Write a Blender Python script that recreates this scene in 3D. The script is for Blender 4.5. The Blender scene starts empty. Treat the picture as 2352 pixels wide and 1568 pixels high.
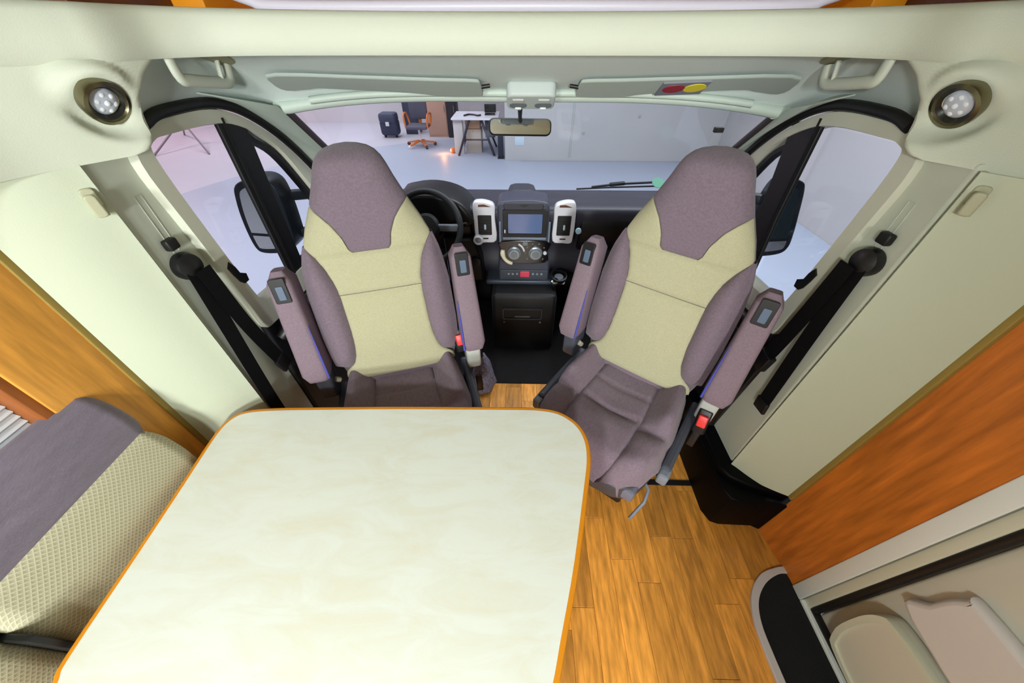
import bpy, bmesh, math, random
from mathutils import Vector, Matrix, noise
random.seed(7)
C = bpy.context.scene.collection
PI = math.pi
def lin(c):
    c /= 255.0
    return c / 12.92 if c <= .04045 else ((c + .055) / 1.055) ** 2.4
def rgb(r, g, b): return (lin(r), lin(g), lin(b), 1)

# ------------------------------------------------------------------ camera, world, lights, exposure
cam = bpy.data.objects.new('camera', bpy.data.cameras.new('camera')); C.objects.link(cam)
cam.data.sensor_width = 36; cam.data.lens = 790 * 36 / 2352; cam.data.clip_start = .01; cam.data.clip_end = 100
cam.location = (0, 0, 1.72); cam.rotation_euler = (math.radians(90 - 42.3), 0, math.radians(1.2))
S = bpy.context.scene; S.camera = cam
S.view_settings.view_transform = 'Standard'; S.view_settings.look = 'None'
S.view_settings.exposure = 0.0; S.view_settings.gamma = 1; S.view_settings.use_curve_mapping = False
try: S.cycles.use_denoising = True; S.cycles.max_bounces = 8; S.cycles.transparent_max_bounces = 12
except Exception: pass
W = bpy.data.worlds.new('world'); S.world = W; W.use_nodes = True
W.node_tree.nodes['Background'].inputs[0].default_value = rgb(205, 212, 232); W.node_tree.nodes['Background'].inputs[1].default_value = .3
def area(name, loc, target, size, power, color=(1, 1, 1), sy=None):
    l = bpy.data.lights.new(name, 'AREA'); l.energy = power; l.color = color; l.size = size
    if name.startswith('hall'): l.spread = math.radians(130)
    if sy: l.shape = 'RECTANGLE'; l.size_y = sy
    o = bpy.data.objects.new(name, l); C.objects.link(o); o.location = loc
    o.rotation_euler = (Vector(target) - Vector(loc)).to_track_quat('-Z', 'Y').to_euler(); return o
area('rear_cabin_lamp', (.04, -3.4, 1.84), (-.4, 1, .9), .3, 84, (.96, 1, .97))
area('corridor_ceiling_lamp', (.2, -2.45, 2.04), (-.3, .2, .7), .2, 74, (.96, 1, .97))
area('dinette_ceiling_lamp', (-.75, -1.3, 2.04), (-.3, -.2, .6), .3, 54, (.96, 1, .97))
area('hall_lamp_front', (-2, 4.5, 4.6), (-2, 6, -.6), 6, 270, (.93, .95, 1))
area('hall_lamp_far', (-5, 10.5, 4.6), (-5, 11, -.6), 5, 190, (.96, .96, 1))
area('hall_lamp_left', (-7, 1, 4.6), (-6, 1, -.6), 4, 150, (.95, .96, 1))
area('hall_lamp_right', (2.6, 3.5, 4.6), (2.4, 4.5, -.6), 3, 190, (.92, .95, 1))
area('studio_pink_lamp', (-11, 10, 4.0), (-9.0, 8.8, -.6), 1.5, 260, (1, .62, .66))

# ------------------------------------------------------------------ helpers
MATS = {}
def mat(name, col, rough=.6, metal=0, bump=None, var=None, coat=0, spec=.5, emit=0, sheen=0, stretch=(1, 1, 1), per_object=0):
    if name in MATS: return MATS[name]
    m = bpy.data.materials.new(name); m.use_nodes = True; N = m.node_tree.nodes; L = m.node_tree.links
    b = N['Principled BSDF']; c = rgb(*col); b.inputs['Base Color'].default_value = c
    b.inputs['Roughness'].default_value = rough; b.inputs['Metallic'].default_value = metal
    b.inputs['Coat Weight'].default_value = coat; b.inputs['Specular IOR Level'].default_value = spec
    if sheen: b.inputs['Sheen Weight'].default_value = sheen
    if emit: b.inputs['Emission Color'].default_value = c; b.inputs['Emission Strength'].default_value = emit
    if bump or var:
        tc = N.new('ShaderNodeTexCoord'); mp = N.new('ShaderNodeMapping'); mp.inputs['Scale'].default_value = stretch
        L.new(tc.outputs['Object'], mp.inputs[0])
    if var:
        n = N.new('ShaderNodeTexNoise'); n.inputs['Scale'].default_value = var[0]; n.inputs['Detail'].default_value = 5
        L.new(mp.outputs[0], n.inputs['Vector'])
        r = N.new('ShaderNodeValToRGB'); r.color_ramp.elements[0].position = .3; r.color_ramp.elements[1].position = .7
        a = var[1]; r.color_ramp.elements[0].color = tuple(x * (1 - a) for x in c[:3]) + (1,)
        r.color_ramp.elements[1].color = tuple(min(1, x * (1 + a)) for x in c[:3]) + (1,)
        L.new(n.outputs['Fac'], r.inputs[0]); out = r.outputs[0]
        if per_object:
            oi = N.new('ShaderNodeObjectInfo'); mr = N.new('ShaderNodeMapRange')
            mr.inputs['To Min'].default_value = 1 - per_object; mr.inputs['To Max'].default_value = 1 + per_object * .6
            L.new(oi.outputs['Random'], mr.inputs[0]); hs = N.new('ShaderNodeHueSaturation')
            L.new(mr.outputs[0], hs.inputs['Value']); L.new(out, hs.inputs['Color']); out = hs.outputs[0]
            ad = N.new('ShaderNodeVectorMath'); ad.operation = 'ADD'; L.new(tc.outputs['Object'], ad.inputs[0])
            cx = N.new('ShaderNodeCombineXYZ'); ml = N.new('ShaderNodeMath'); ml.operation = 'MULTIPLY'; ml.inputs[1].default_value = 37
            L.new(oi.outputs['Random'], ml.inputs[0]); L.new(ml.outputs[0], cx.inputs[0]); L.new(ml.outputs[0], cx.inputs[1])
            L.new(cx.outputs[0], ad.inputs[1]); L.new(ad.outputs[0], mp.inputs[0])
        L.new(out, b.inputs['Base Color'])
    if bump:
        n2 = N.new('ShaderNodeTexNoise'); n2.inputs['Scale'].default_value = bump[0]; n2.inputs['Detail'].default_value = 3
        L.new(mp.outputs[0], n2.inputs['Vector']); bp = N.new('ShaderNodeBump'); bp.inputs['Strength'].default_value = bump[1]
        bp.inputs['Distance'].default_value = .004; L.new(n2.outputs['Fac'], bp.inputs['Height']); L.new(bp.outputs[0], b.inputs['Normal'])
    MATS[name] = m; return m
def glass_mat(name, tint, gloss=.06):
    m = bpy.data.materials.new(name); m.use_nodes = True; N = m.node_tree.nodes; L = m.node_tree.links; N.remove(N['Principled BSDF'])
    t = N.new('ShaderNodeBsdfTransparent'); t.inputs[0].default_value = tint
    g = N.new('ShaderNodeBsdfGlossy'); g.inputs['Roughness'].default_value = .03
    x = N.new('ShaderNodeMixShader'); x.inputs[0].default_value = gloss
    L.new(t.outputs[0], x.inputs[1]); L.new(g.outputs[0], x.inputs[2]); L.new(x.outputs[0], N['Material Output'].inputs[0])
    return m

MW = {}                                   # world matrix of every root
def mesh(name, verts, faces, m, parent=None, local=False, smooth=40):
    root = parent
    while root is not None and root.parent is not None: root = root.parent
    vs = [Vector(v) for v in verts]
    if root is not None:
        if not local:
            inv = MW[root.name].inverted(); vs = [inv @ v for v in vs]; 
        org = None
    else:
        lo = Vector([min(v[i] for v in vs) for i in range(3)]); hi = Vector([max(v[i] for v in vs) for i in range(3)])
        org = Vector(((lo.x + hi.x) / 2, (lo.y + hi.y) / 2, lo.z)); vs = [v - org for v in vs]
    me = bpy.data.meshes.new(name); me.from_pydata([tuple(v) for v in vs], [], faces)
    bm = bmesh.new(); bm.from_mesh(me); bmesh.ops.recalc_face_normals(bm, faces=bm.faces); bm.to_mesh(me); bm.free()
    me.materials.append(m)
    if smooth:
        for p in me.polygons: p.use_smooth = True
        me.set_sharp_from_angle(angle=math.radians(smooth))
    o = bpy.data.objects.new(name, me); C.objects.link(o)
    if root is None: o.location = org; MW[o.name] = Matrix.Translation(org)
    else: o.parent = parent
    return o
def tag(o, label=None, cat=None, group=None, kind=None):
    if label: o['label'] = label
    if cat: o['category'] = cat
    if group: o['group'] = group
    if kind: o['kind'] = kind
    return o
def thing(name, loc, label, cat, group=None, rz=0, kind=None):
    o = bpy.data.objects.new(name, None); C.objects.link(o); o.location = loc; o.rotation_euler = (0, 0, rz); o.empty_display_size = .05
    MW[o.name] = Matrix.Translation(Vector(loc)) @ Matrix.Rotation(rz, 4, 'Z'); return tag(o, label, cat, group, kind)
def copy_tree(o, parent=None):
    c = o.copy(); C.objects.link(c)
    if parent: c.parent = parent; c.matrix_parent_inverse = o.matrix_parent_inverse
    for ch in list(o.children): copy_tree(ch, c)
    return c
def cr(pts, n=6, closed=False):           # Catmull-Rom resampling
    P = [Vector(p) for p in pts]; N = len(P); out = []
    for i in range(N if closed else N - 1):
        g = lambda k: P[k % N] if closed else P[max(0, min(N - 1, k))]
        a, b, c, d = g(i - 1), g(i), g(i + 1), g(i + 2)
        for k in range(n):
            t = k / n; out.append(.5 * (2 * b + (c - a) * t + (2 * a - 5 * b + 4 * c - d) * t * t + (3 * b - a - 3 * c + d) * t ** 3))
    if not closed: out.append(P[-1].copy())
    return out
def lerp(pts, x):                         # piecewise-linear table lookup
    if x <= pts[0][0]: return pts[0][1]
    for (a, b), (c, d) in zip(pts, pts[1:]):
        if x <= c: return b + (d - b) * (x - a) / (c - a)
    return pts[-1][1]
def sm(pts, x):                           # smoothed lookup
    return (lerp(pts, x - .012) + 2 * lerp(pts, x) + lerp(pts, x + .012)) / 4
def rrect(cx, cy, w, h, r, n=4):
    out = []
    for (sx, sy, a0) in ((1, -1, -90), (1, 1, 0), (-1, 1, 90), (-1, -1, 180)):
        for k in range(n + 1):
            a = math.radians(a0 + 90 * k / n); out.append((cx + sx * (w / 2 - r) + r * math.cos(a), cy + sy * (h / 2 - r) + r * math.sin(a)))
    return out
def inset(o, d):
    n = len(o); out = []; ar = sum(o[i][0] * o[(i + 1) % n][1] - o[(i + 1) % n][0] * o[i][1] for i in range(n)); sg = 1 if ar > 0 else -1
    for i in range(n):
        a, b, c = Vector(o[i - 1][:2]), Vector(o[i][:2]), Vector(o[(i + 1) % n][:2])
        e1, e2 = (b - a), (c - b)
        if e1.length < 1e-7 or e2.length < 1e-7: e1 = e2 = (c - a)
        n1 = Vector((-e1.y, e1.x)).normalized(); n2 = Vector((-e2.y, e2.x)).normalized(); m = (n1 + n2)
        m = m.normalized() / max(.5, m.normalized().dot(n1)) if m.length > 1e-6 else n1
        out.append(tuple(b + m * d * sg))
    return out
def axmap(ax):                            # outline (a,b) + depth t -> world
    return {'X': lambda a, b, t: (t, a, b), 'Y': lambda a, b, t: (a, t, b), 'Z': lambda a, b, t: (a, b, t)}[ax]
def prism(name, outline, fn, t0, t1, m, parent=None, r=0, local=False, steps=3, smooth=40):
    if isinstance(fn, str): fn = axmap(fn)
    n = len(outline); rings = []
    sg = 1 if t1 > t0 else -1
    if r:
        for k in range(steps + 1):
            a = PI / 2 * k / steps; rings.append((inset(outline, r * (1 - math.sin(a))), t0 + sg * r * (1 - math.cos(a))))
        for k in range(steps + 1):
            a = PI / 2 * (1 - k / steps); rings.append((inset(outline, r * (1 - math.sin(a))), t1 - sg * r * (1 - math.cos(a))))
    else: rings = [(outline, t0), (outline, t1)]
    V = []; F = []
    for o, t in rings: V += [fn(p[0], p[1], t) for p in o]
    for j in range(len(rings) - 1):
        for i in range(n): F.append((j * n + i, j * n + (i + 1) % n, (j + 1) * n + (i + 1) % n, (j + 1) * n + i))
    F.append(tuple(range(n - 1, -1, -1))); F.append(tuple((len(rings) - 1) * n + i for i in range(n)))
    ob = mesh(name, V, F, m, parent, local, smooth)
    for p in list(ob.data.polygons)[-2:]: p.use_smooth = False
    return ob
def box(name, x, y, z, m, parent=None, r=.004, local=False, c=None):
    w, d = x[1] - x[0], y[1] - y[0]; r = min(r, w / 2.2, d / 2.2, (z[1] - z[0]) / 2.2)
    return prism(name, rrect((x[0] + x[1]) / 2, (y[0] + y[1]) / 2, w, d, c if c else max(r, .0008), 3), 'Z', z[0], z[1], m, parent, r, local, 2)
def obox(name, p0, p1, w, h, m, parent=None, up=(0, 0, 1), r=.003, local=False):   # bar from p0 to p1
    p0, p1 = Vector(p0), Vector(p1); d = (p1 - p0); L = d.length; d.normalize(); s = d.cross(Vector(up))
    s = s.normalized() if s.length > 1e-5 else Vector((1, 0, 0)); u = s.cross(d)
    return prism(name, rrect(0, 0, w, h, min(r * 1.5, w / 2.3, h / 2.3), 3), lambda a, b, t: tuple(p0 + s * a + u * b + d * t), 0, L, m, parent, min(r, w / 3, h / 3), local, 2)
def tube(name, pts, rad, m, parent=None, n=10, closed=False, local=False, flat=1.0, nrm=None):
    P = [Vector(p) for p in pts]; N = len(P); V = []; F = []; last = None
    for i in range(N):
        a = P[i - 1] if (i or closed) else P[0]; b = P[(i + 1) % N] if (i < N - 1 or closed) else P[-1]
        d = (b - a).normalized()
        if nrm is not None: u = Vector(nrm)
        else: u = last if last is not None else (Vector((0, 0, 1)) if abs(d.z) < .9 else Vector((1, 0, 0)))
        u = (u - d * u.dot(d)).normalized(); last = u; s = d.cross(u)
        rr = rad[i] if isinstance(rad, (list, tuple)) else rad
        for k in range(n):
            t = 2 * PI * k / n; V.append(P[i] + u * (rr * flat * math.cos(t)) + s * (rr * math.sin(t)))
    for i in range(N if closed else N - 1):
        for k in range(n): F.append((i * n + k, i * n + (k + 1) % n, ((i + 1) % N) * n + (k + 1) % n, ((i + 1) % N) * n + k))
    if not closed: F.append(tuple(range(n))[::-1]); F.append(tuple((N - 1) * n + k for k in range(n)))
    return mesh(name, V, F, m, parent, local, 50)
def lathe(name, prof, org, axis, m, parent=None, n=28, local=False, cap=True):   # prof: (radius, height along axis)
    o = Vector(org); d = Vector(axis).normalized(); u = d.orthogonal().normalized(); s = d.cross(u); V = []; F = []
    for r, h in prof:
        for k in range(n):
            t = 2 * PI * k / n; V.append(o + d * h + u * (r * math.cos(t)) + s * (r * math.sin(t)))
    for j in range(len(prof) - 1):
        for k in range(n): F.append((j * n + k, j * n + (k + 1) % n, (j + 1) * n + (k + 1) % n, (j + 1) * n + k))
    if cap: F.append(tuple(range(n))); F.append(tuple((len(prof) - 1) * n + k for k in range(n)))
    return mesh(name, V, F, m, parent, local, 35)
def sheet(name, grid, thick, m, parent=None, local=False, smooth=45):  # grid[i][j] of points, thickened along its normals
    G = [[Vector(p) for p in row] for row in grid]; R, K = len(G), len(G[0]); V = []; B = []
    for i in range(R):
        for j in range(K):
            a = G[min(i + 1, R - 1)][j] - G[max(i - 1, 0)][j]; b = G[i][min(j + 1, K - 1)] - G[i][max(j - 1, 0)]
            nn = a.cross(b); nn = nn.normalized() if nn.length > 1e-9 else Vector((0, 0, 1)); V.append(G[i][j]); B.append(G[i][j] - nn * thick)
    o = R * K; A = V + B; F = []
    for i in range(R - 1):
        for j in range(K - 1):
            q = (i * K + j, i * K + j + 1, (i + 1) * K + j + 1, (i + 1) * K + j); F.append(q); F.append(tuple(o + x for x in q[::-1]))
    bd = [j for j in range(K)] + [i * K + K - 1 for i in range(1, R)] + [(R - 1) * K + j for j in range(K - 2, -1, -1)] + [i * K for i in range(R - 2, 0, -1)]
    for i in range(len(bd)):
        a, b = bd[i], bd[(i + 1) % len(bd)]; F.append((a, o + a, o + b, b))
    return mesh(name, A, F, m, parent, local, smooth)
def ring(name, outer, inner, fn, t0, t1, m, parent=None, local=False, r=0.0):   # frame between two closed outlines of equal length
    if isinstance(fn, str): fn = axmap(fn)
    n = len(outer); e = r
    mid = lambda a, b, k: (a[0] + (b[0] - a[0]) * k, a[1] + (b[1] - a[1]) * k)
    prof = [(0, t1), (0, t0 + (t1 - t0) * .25), (.08, t0), (.92, t0), (1, t0 + (t1 - t0) * .25), (1, t1)] if r else [(0, t1), (0, t0), (1, t0), (1, t1)]
    V = []; F = []
    for k, t in prof: V += [fn(*mid(outer[i], inner[i], k), t) for i in range(n)]
    q = len(prof)
    for j in range(q):
        for i in range(n): F.append((j * n + i, j * n + (i + 1) % n, ((j + 1) % q) * n + (i + 1) % n, ((j + 1) % q) * n + i))
    return mesh(name, V, F, m, parent, local, 40)
CX = .03                                   # the vehicle's centre line
def mx(p): return (.010 - p[0],) + tuple(p[1:])

# ------------------------------------------------------------------ materials
cream = mat('cream_vinyl', (203, 208, 192), .62, bump=(420, .12))
lining = mat('cream_lining', (196, 203, 182), .7, bump=(300, .1))
headl = mat('headliner_grey', (206, 217, 214), .8, bump=(500, .15))
pillar_m = mat('pillar_plastic', (200, 206, 192), .6)
doorcream = mat('door_plastic', (212, 214, 198), .55)
black = mat('black_rubber', (9, 9, 11), .55)
blackp = mat('black_plastic', (16, 16, 19), .42)
dash_m = mat('dash_plastic', (48, 48, 60), .5, bump=(600, .15))
dash_d = mat('dash_dark_plastic', (18, 19, 23), .45)
belt_m = mat('belt_webbing', (7, 7, 10), .7, spec=.15, bump=(500, .2))
purple = mat('aubergine_fabric', (120, 104, 117), .95, bump=(700, .35), var=(160, .13), sheen=.15, stretch=(1, .35, 1))
beige = mat('straw_fabric', (181, 177, 146), .95, bump=(800, .35), var=(260, .10))
pipe_b = mat('blue_piping', (72, 76, 170), .6)
orange = mat('honey_wood', (226, 158, 66), .42, var=(9, .22), stretch=(6, 6, .7))
shaded_wood = mat('shaded_honey_wood', (190, 108, 36), .42, var=(7, .3), stretch=(7, 7, .6))  # same honey wood, with the right side's shade put into its colour
brownw = mat('dark_wood', (92, 48, 22), .5, var=(7, .2), stretch=(5, 5, 1))
edge_o = mat('orange_edging', (222, 140, 22), .4)
plank_m = mat('floor_plank_wood', (214, 146, 60), .38, var=(7, .34), stretch=(9, 1.3, 1), per_object=.34)
silver = mat('satin_silver', (222, 222, 232), .36, .12)
chrome = mat('chrome', (215, 215, 220), .12, 1)
bronze = mat('bronze_metal', (128, 122, 96), .25, 1)
grey_p = mat('grey_plastic', (120, 126, 138), .5)
lgrey = mat('light_grey_plastic', (186, 190, 186), .5)
white_p = mat('white_frame', (226, 232, 228), .45)
mirror_m = mat('mirror_glass', (235, 238, 235), .03, 1)
mat_black = mat('mat_carpet', (13, 14, 16), .97, bump=(260, 1.0))
red_b = mat('red_button', (240, 62, 62), .4)
glass = glass_mat('clear_glass', (.97, .98, .98, 1), .035)

def diamond_fabric():
    m = bpy.data.materials.new('diamond_weave'); m.use_nodes = True; N = m.node_tree.nodes; L = m.node_tree.links; b = N['Principled BSDF']
    tc = N.new('ShaderNodeTexCoord'); sp = N.new('ShaderNodeSeparateXYZ'); L.new(tc.outputs['UV'], sp.inputs[0])
    def math_(op, a, bb=None):
        n = N.new('ShaderNodeMath'); n.operation = op
        for i, v in enumerate((a, bb)):
            if v is None: continue
            if isinstance(v, (int, float)): n.inputs[i].default_value = v
            else: L.new(v, n.inputs[i])
        return n.outputs[0]
    k = 2 * PI / .0125
    s1 = math_('SINE', math_('MULTIPLY', math_('ADD', sp.outputs[0], sp.outputs[1]), k))
    s2 = math_('SINE', math_('MULTIPLY', math_('SUBTRACT', sp.outputs[0], sp.outputs[1]), k))
    mx_ = math_('MAXIMUM', s1, s2); r = N.new('ShaderNodeValToRGB'); r.color_ramp.elements[0].position = .62; r.color_ramp.elements[1].position = .86
    r.color_ramp.elements[0].color = rgb(176, 170, 142); r.color_ramp.elements[1].color = rgb(204, 200, 172)
    L.new(mx_, r.inputs[0]); L.new(r.outputs[0], b.inputs['Base Color'])
    rr = N.new('ShaderNodeMapRange'); rr.inputs[1].default_value = .6; rr.inputs[2].default_value = .9; rr.inputs[3].default_value = .8; rr.inputs[4].default_value = .36
    L.new(mx_, rr.inputs[0]); L.new(rr.outputs[0], b.inputs['Roughness'])
    bp = N.new('ShaderNodeBump'); bp.inputs['Strength'].default_value = .12; bp.inputs['Distance'].default_value = .002; L.new(mx_, bp.inputs['Height']); L.new(bp.outputs[0], b.inputs['Normal'])
    return m
diam = diamond_fabric()

# ================================================================== SETTING: hall outside
GZ = -.6
hall_floor_m = mat('hall_floor_paint', (178, 180, 194), .5, var=(.6, .05))
disc_m = mat('turntable_paint', (158, 168, 188), .5, var=(.5, .04))
hall_wall_m = mat('hall_wall_paint', (196, 196, 196), .8, var=(.7, .04))
tag(box('floor', (-16, 12), (-10, 18), (GZ - .1, GZ), hall_floor_m, r=0), kind='structure')
disc = [(6.68 * math.cos(2 * PI * k / 96), 4.6 + 6.68 * math.sin(2 * PI * k / 96)) for k in range(96)]
disc = [(max(-20, min(4.49, x)), min(8.88, y) if x > -.4 else y) for x, y in disc]
tag(prism('floor', disc, 'Z', GZ, GZ + .006, disc_m), kind='structure')
wb = tag(box('wall_front', (-.35, 4.8), (8.9, 9.2), (GZ, 5), hall_wall_m, r=.01), kind='structure')
box('cable_conduit', (1.14, 1.17), (8.88, 8.9), (GZ + .1, 1.7), lgrey, wb, r=.006)
for (x, z) in ((.9, .66), (1.42, -.02), (2.6, .3)):
    lathe('wall_plug', [(.001, .012), (.03, .01), (.034, 0)], (x, 8.9, z), (0, -1, 0), mat('plug', (176, 172, 166), .7), wb, 12)
tag(box('wall_right', (4.5, 4.8), (-10, 9.2), (GZ, 5), hall_wall_m, r=0), kind='structure')
tag(box('wall_back', (-16, -.3), (13.2, 13.5), (GZ, 5), mat('hall_far_wall', (206, 204, 210), .8), r=0), kind='structure')
tag(box('wall_left', (-16, -15.7), (-10, 13.5), (GZ, 5), hall_wall_m, r=0), kind='structure')
tag(box('ceiling', (-16, 12), (-10, 18), (5, 5.2), hall_wall_m, r=0), kind='structure')
pp = tag(box('wall_paper', (-.12, .09), (8.893, 8.9), (-.27, -.10), mat('pale_paper', (196, 214, 228), .7), r=.001),
         'pale blue blank sheet of paper stuck on the hall wall below the rear-view mirror', 'paper')

# ================================================================== SETTING: van shell
fl = tag(box('floor', (-1.2, 1.2), (-4.2, 1.485), (-.06, -.006), mat('subfloor', (110, 66, 26), .7), r=0), kind='structure')
pw = .098; sgap = .0004
i = 0
for ix in range(-9, 12):
    x0 = .03 + ix * pw; off = random.random() * .4 - 1.2
    y = off
    while y < 1.48:
        L_ = random.choice((.40, .46, .52, .58)); a, b = max(y, -.9), min(y + L_, 1.482); y += L_
        if b - a < .03: continue
        if x0 < -.73 and a < .6: continue
        x1 = min(x0 + pw, 1.16)
        if x1 - x0 < .02: continue
        e = .0012
        V = []
        for (q, zz) in ((0, -.006), (0, -.0012), (e, 0)):
            V += [(x0 + sgap + q, a + sgap + q, zz), (x1 - sgap - q, a + sgap + q, zz), (x1 - sgap - q, b - sgap - q, zz), (x0 + sgap + q, b - sgap - q, zz)]
        F = [(8, 9, 10, 11)] + [(4 * j + k, 4 * j + (k + 1) % 4, 4 * j + 4 + (k + 1) % 4, 4 * j + 4 + k) for j in (0, 1) for k in range(4)]
        mesh('plank', V, F, plank_m, fl, smooth=0)
tag(box('trim_1', (-.9, .9), (.818, .845), (0, .006), black, r=.002), kind='structure')
tag(box('cab_floor', (-.95, 1.0), (1.485, 2.4), (-.06, .004), mat('cab_carpet', (6, 6, 8), .95, bump=(200, .8)), r=.002), kind='structure')
tag(box('firewall', (-1.0, 1.06), (2.40, 2.44), (-.06, .87), black, r=0), kind='structure')
# living-area outer shell
shell_m = mat('wall_laminate', (96, 82, 66), .6)
tag(box('wall_left', (-1.24, -1.165), (-4.2, .66), (0, 2.06), shell_m, r=0), kind='structure')
tag(box('wall_right', (1.235, 1.31), (-4.2, .66), (-.0, 2.06), shell_m, r=0), kind='structure')
tag(box('wall_back', (-1.24, 1.31), (-4.25, -4.18), (0, 2.06), shell_m, r=0), kind='structure')
tag(box('ceiling', (-1.24, 1.31), (-4.25, 1.62), (2.06, 2.1), cream, r=0), kind='structure')

tag(box('wall_right', (.36, 1.235), (-2.3, -1.6), (0, 2.06), shell_m, r=0), kind='structure')  # unseen block added to keep the rear lamps off the right side
tag(box('wall_left', (-1.24, -1.165), (.66, 1.62), (1.52, 2.06), shell_m, r=0), kind='structure')
tag(box('wall_right', (1.2, 1.31), (.66, 1.62), (1.52, 2.06), shell_m, r=0), kind='structure')
tag(box('wall_front', (-1.24, 1.31), (1.60, 1.64), (1.72, 2.1), shell_m, r=0), kind='structure')
# side linings: upright cream panels between the wood and the cab pillar
def lining_sheet(side, name, p_wood, p_crease, zb_wood, zb_crease, ztop):
    g = []
    for k in range(15):
        t = k / 14
        row = []
        for q in range(13):
            s = q / 12
            zb = zb_wood + (zb_crease - zb_wood) * s
            z = zb + (ztop - zb) * t
            x = p_wood[0] + (p_crease[0] - p_wood[0]) * s; y = p_wood[1] + (p_crease[1] - p_wood[1]) * s
            bul = .016 * math.sin(PI * min(1, s * 1.05)); y += -bul * .6; x += -side * bul * .5
            row.append((x, y, z))
        # rolled edge returning to the pillar
        ex, ey, ez = row[-1]
        row += [(ex + side * .004, ey + .005, ez), (ex + side * .014, ey + .009, ez), (ex + side * .05, ey + .011, ez)]
        g.append(row if side > 0 else row)
    return tag(sheet(name, g, -.006 if side < 0 else .006, lining), kind='structure')
lining_sheet(-1, 'wall_left', (-1.115, .637), (-.965, .797), .55, .55, 1.499)
lining_sheet(1, 'wall_right', (1.135, .63), (.960, .787), .305, .262, 1.499)
# cab pillars behind the belts
for s, nm in ((-1, 'pillar_left'), (1, 'pillar_right')):
    xo = CX * (1 if s > 0 else 1)
    xi = .968 if s > 0 else -.973
    o = [(.803, 0), (1.0, 0), (.985, .9), (.955, 1.30), (.955, 1.51), (.803, 1.51)]
    p = tag(prism(nm, o, 'X', xi, xi + s * .12, pillar_m, r=.008), kind='structure')
    ring('belt_slot', [(.866, 1.25), (.887, 1.25), (.887, 1.405), (.866, 1.405)], [(.8675, 1.2515), (.8855, 1.2515), (.8855, 1.4035), (.8675, 1.4035)], 'X', xi - s * .0015, xi, pillar_m, p)

# over-cab fascia beam (one U-shaped moulding) and the two lamp panels below it
plan = [(-1.16, -1.2), (-1.13, -.5), (-1.10, .2), (-1.09, .50), (-1.06, .70), (-.99, .832), (-.93, .915), (-.898, .965), (-.862, 1.085), (-.74, 1.178), (-.45, 1.205), (.005, 1.21)]
plan = [tuple(p) for p in cr([(a, b, 0) for a, b in plan], 6)]
full = plan + [mx(p) for p in plan[-2::-1]]
def nrm_plan(P, i):
    a, b = Vector(P[max(i - 1, 0)]), Vector(P[min(i + 1, len(P) - 1)]); d = (b - a).normalized(); return Vector((-d.y, d.x, 0))   # away from the cabin
sec = [(.0, 1.668), (-.006, 1.676), (-.008, 1.70), (-.004, 1.735), (.006, 1.746), (.03, 1.7485), (.12, 1.7485)]
g = []
for k, (off, z) in enumerate(sec):
    row = []
    for i2, p in enumerate(full):
        e = abs(p[0] - CX) / 1.1; zz = z + .012 * e * e * (1 if k > 2 else 0)
        q = Vector((p[0], p[1], zz)) + nrm_plan(full, i2) * off; row.append(q)
    g.append(row)
beam = tag(sheet('over_cab_fascia', g, .004, cream), kind='structure')
g = [[Vector((p[0], p[1], 1.668)) + nrm_plan(full, i2) * t for i2, p in enumerate(full)] for t in (0, .05)]
sheet('fascia_underside', g, .004, cream, beam)
yend = [(1.495, .89), (1.50, .915), (1.515, .935), (1.54, .95), (1.60, .98), (1.64, 1.02), (1.68, 1.085)]
LZ = 1.603
def sst_(a, b, x): t = max(0, min(1, (x - a) / (b - a))); return t * t * (3 - 2 * t)
def lamp_panel(s):
    g = []
    for k in range(-2, 31):
        t = max(0, k / 30); z = 1.497 + (1.672 - 1.497) * t + (.012 if k == -2 else 0); ye = lerp(yend, z); P = [p for p in plan if p[1] < 1.16]
        row = []; n = 56
        for j in range(n + 1):
            y = -1.0 + 1.55 * (j / 8) if j < 8 else .55 + (ye - .55) * (j - 8) / (n - 8)
            x = lerp([(b, a) for a, b, _ in P], y)
            b_ = .010 * math.sin(PI * t) ** .6
            fr = max(0, (j - n + 3) / 3); x2 = x + b_ * (1 - fr) - .02 * fr ** 2
            d = math.hypot((y - .905) * 1.25, (z - LZ)); x2 += .75 * (z - LZ) * (1 - sst_(.046, .085, d)) - .006 * math.exp(-(d / .06) ** 4)     # tilted, dished lamp seat
            x2 += .046 * max(0, 1 - t * 1.6) ** 1.5 - (.09 if k == -2 else .015 if k == -1 else 0)
            row.append((x2, y, z) if s < 0 else mx((x2, y, z)))
        g.append(row)
    return tag(sheet('lamp_panel_left' if s < 0 else 'lamp_panel_right', g, -.008 if s < 0 else .008, cream), kind='structure')
lamp_panel(-1); lamp_panel(1)

# cab headliner
def zl(x, y):
    e = min(1.0, abs(x) / (.953 if x < 0 else .985)); zc = min(1.69, 1.69 - .41 * (y - 1.2)); zs = 1.55 - max(0, y - 1.30) * .38
    return zc + (min(zs, zc) - zc) * (e ** lerp([(1.22, 40), (1.48, 3)], y))
def yplan(x): return lerp([(p[0], p[1]) for p in plan], x if x < .005 else .010 - x)
def yhead(x): return 1.575 - .10 * (abs(x - CX) / .9) ** 2
g = []
for k in range(17):
    row = []
    for j in range(41):
        x = (.953 if j < 20 else .985) * math.sin(PI / 2 * (j / 20 - 1)); y0 = yplan(x) + .014 + (.034 if abs(x) > .9 else 0); y = y0 + (yhead(x) - y0) * k / 16
        row.append((x, y, zl(x, y)))
    g.append(row)
hl = tag(sheet('headliner', g, .012, headl), kind='structure')
pts = [(CX - .91 + 1.82 * j / 40, yhead(CX - .91 + 1.82 * j / 40) - .012, zl(CX - .91 + 1.82 * j / 40, yhead(CX - .91 + 1.82 * j / 40)) - .002) for j in range(41)]
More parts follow.
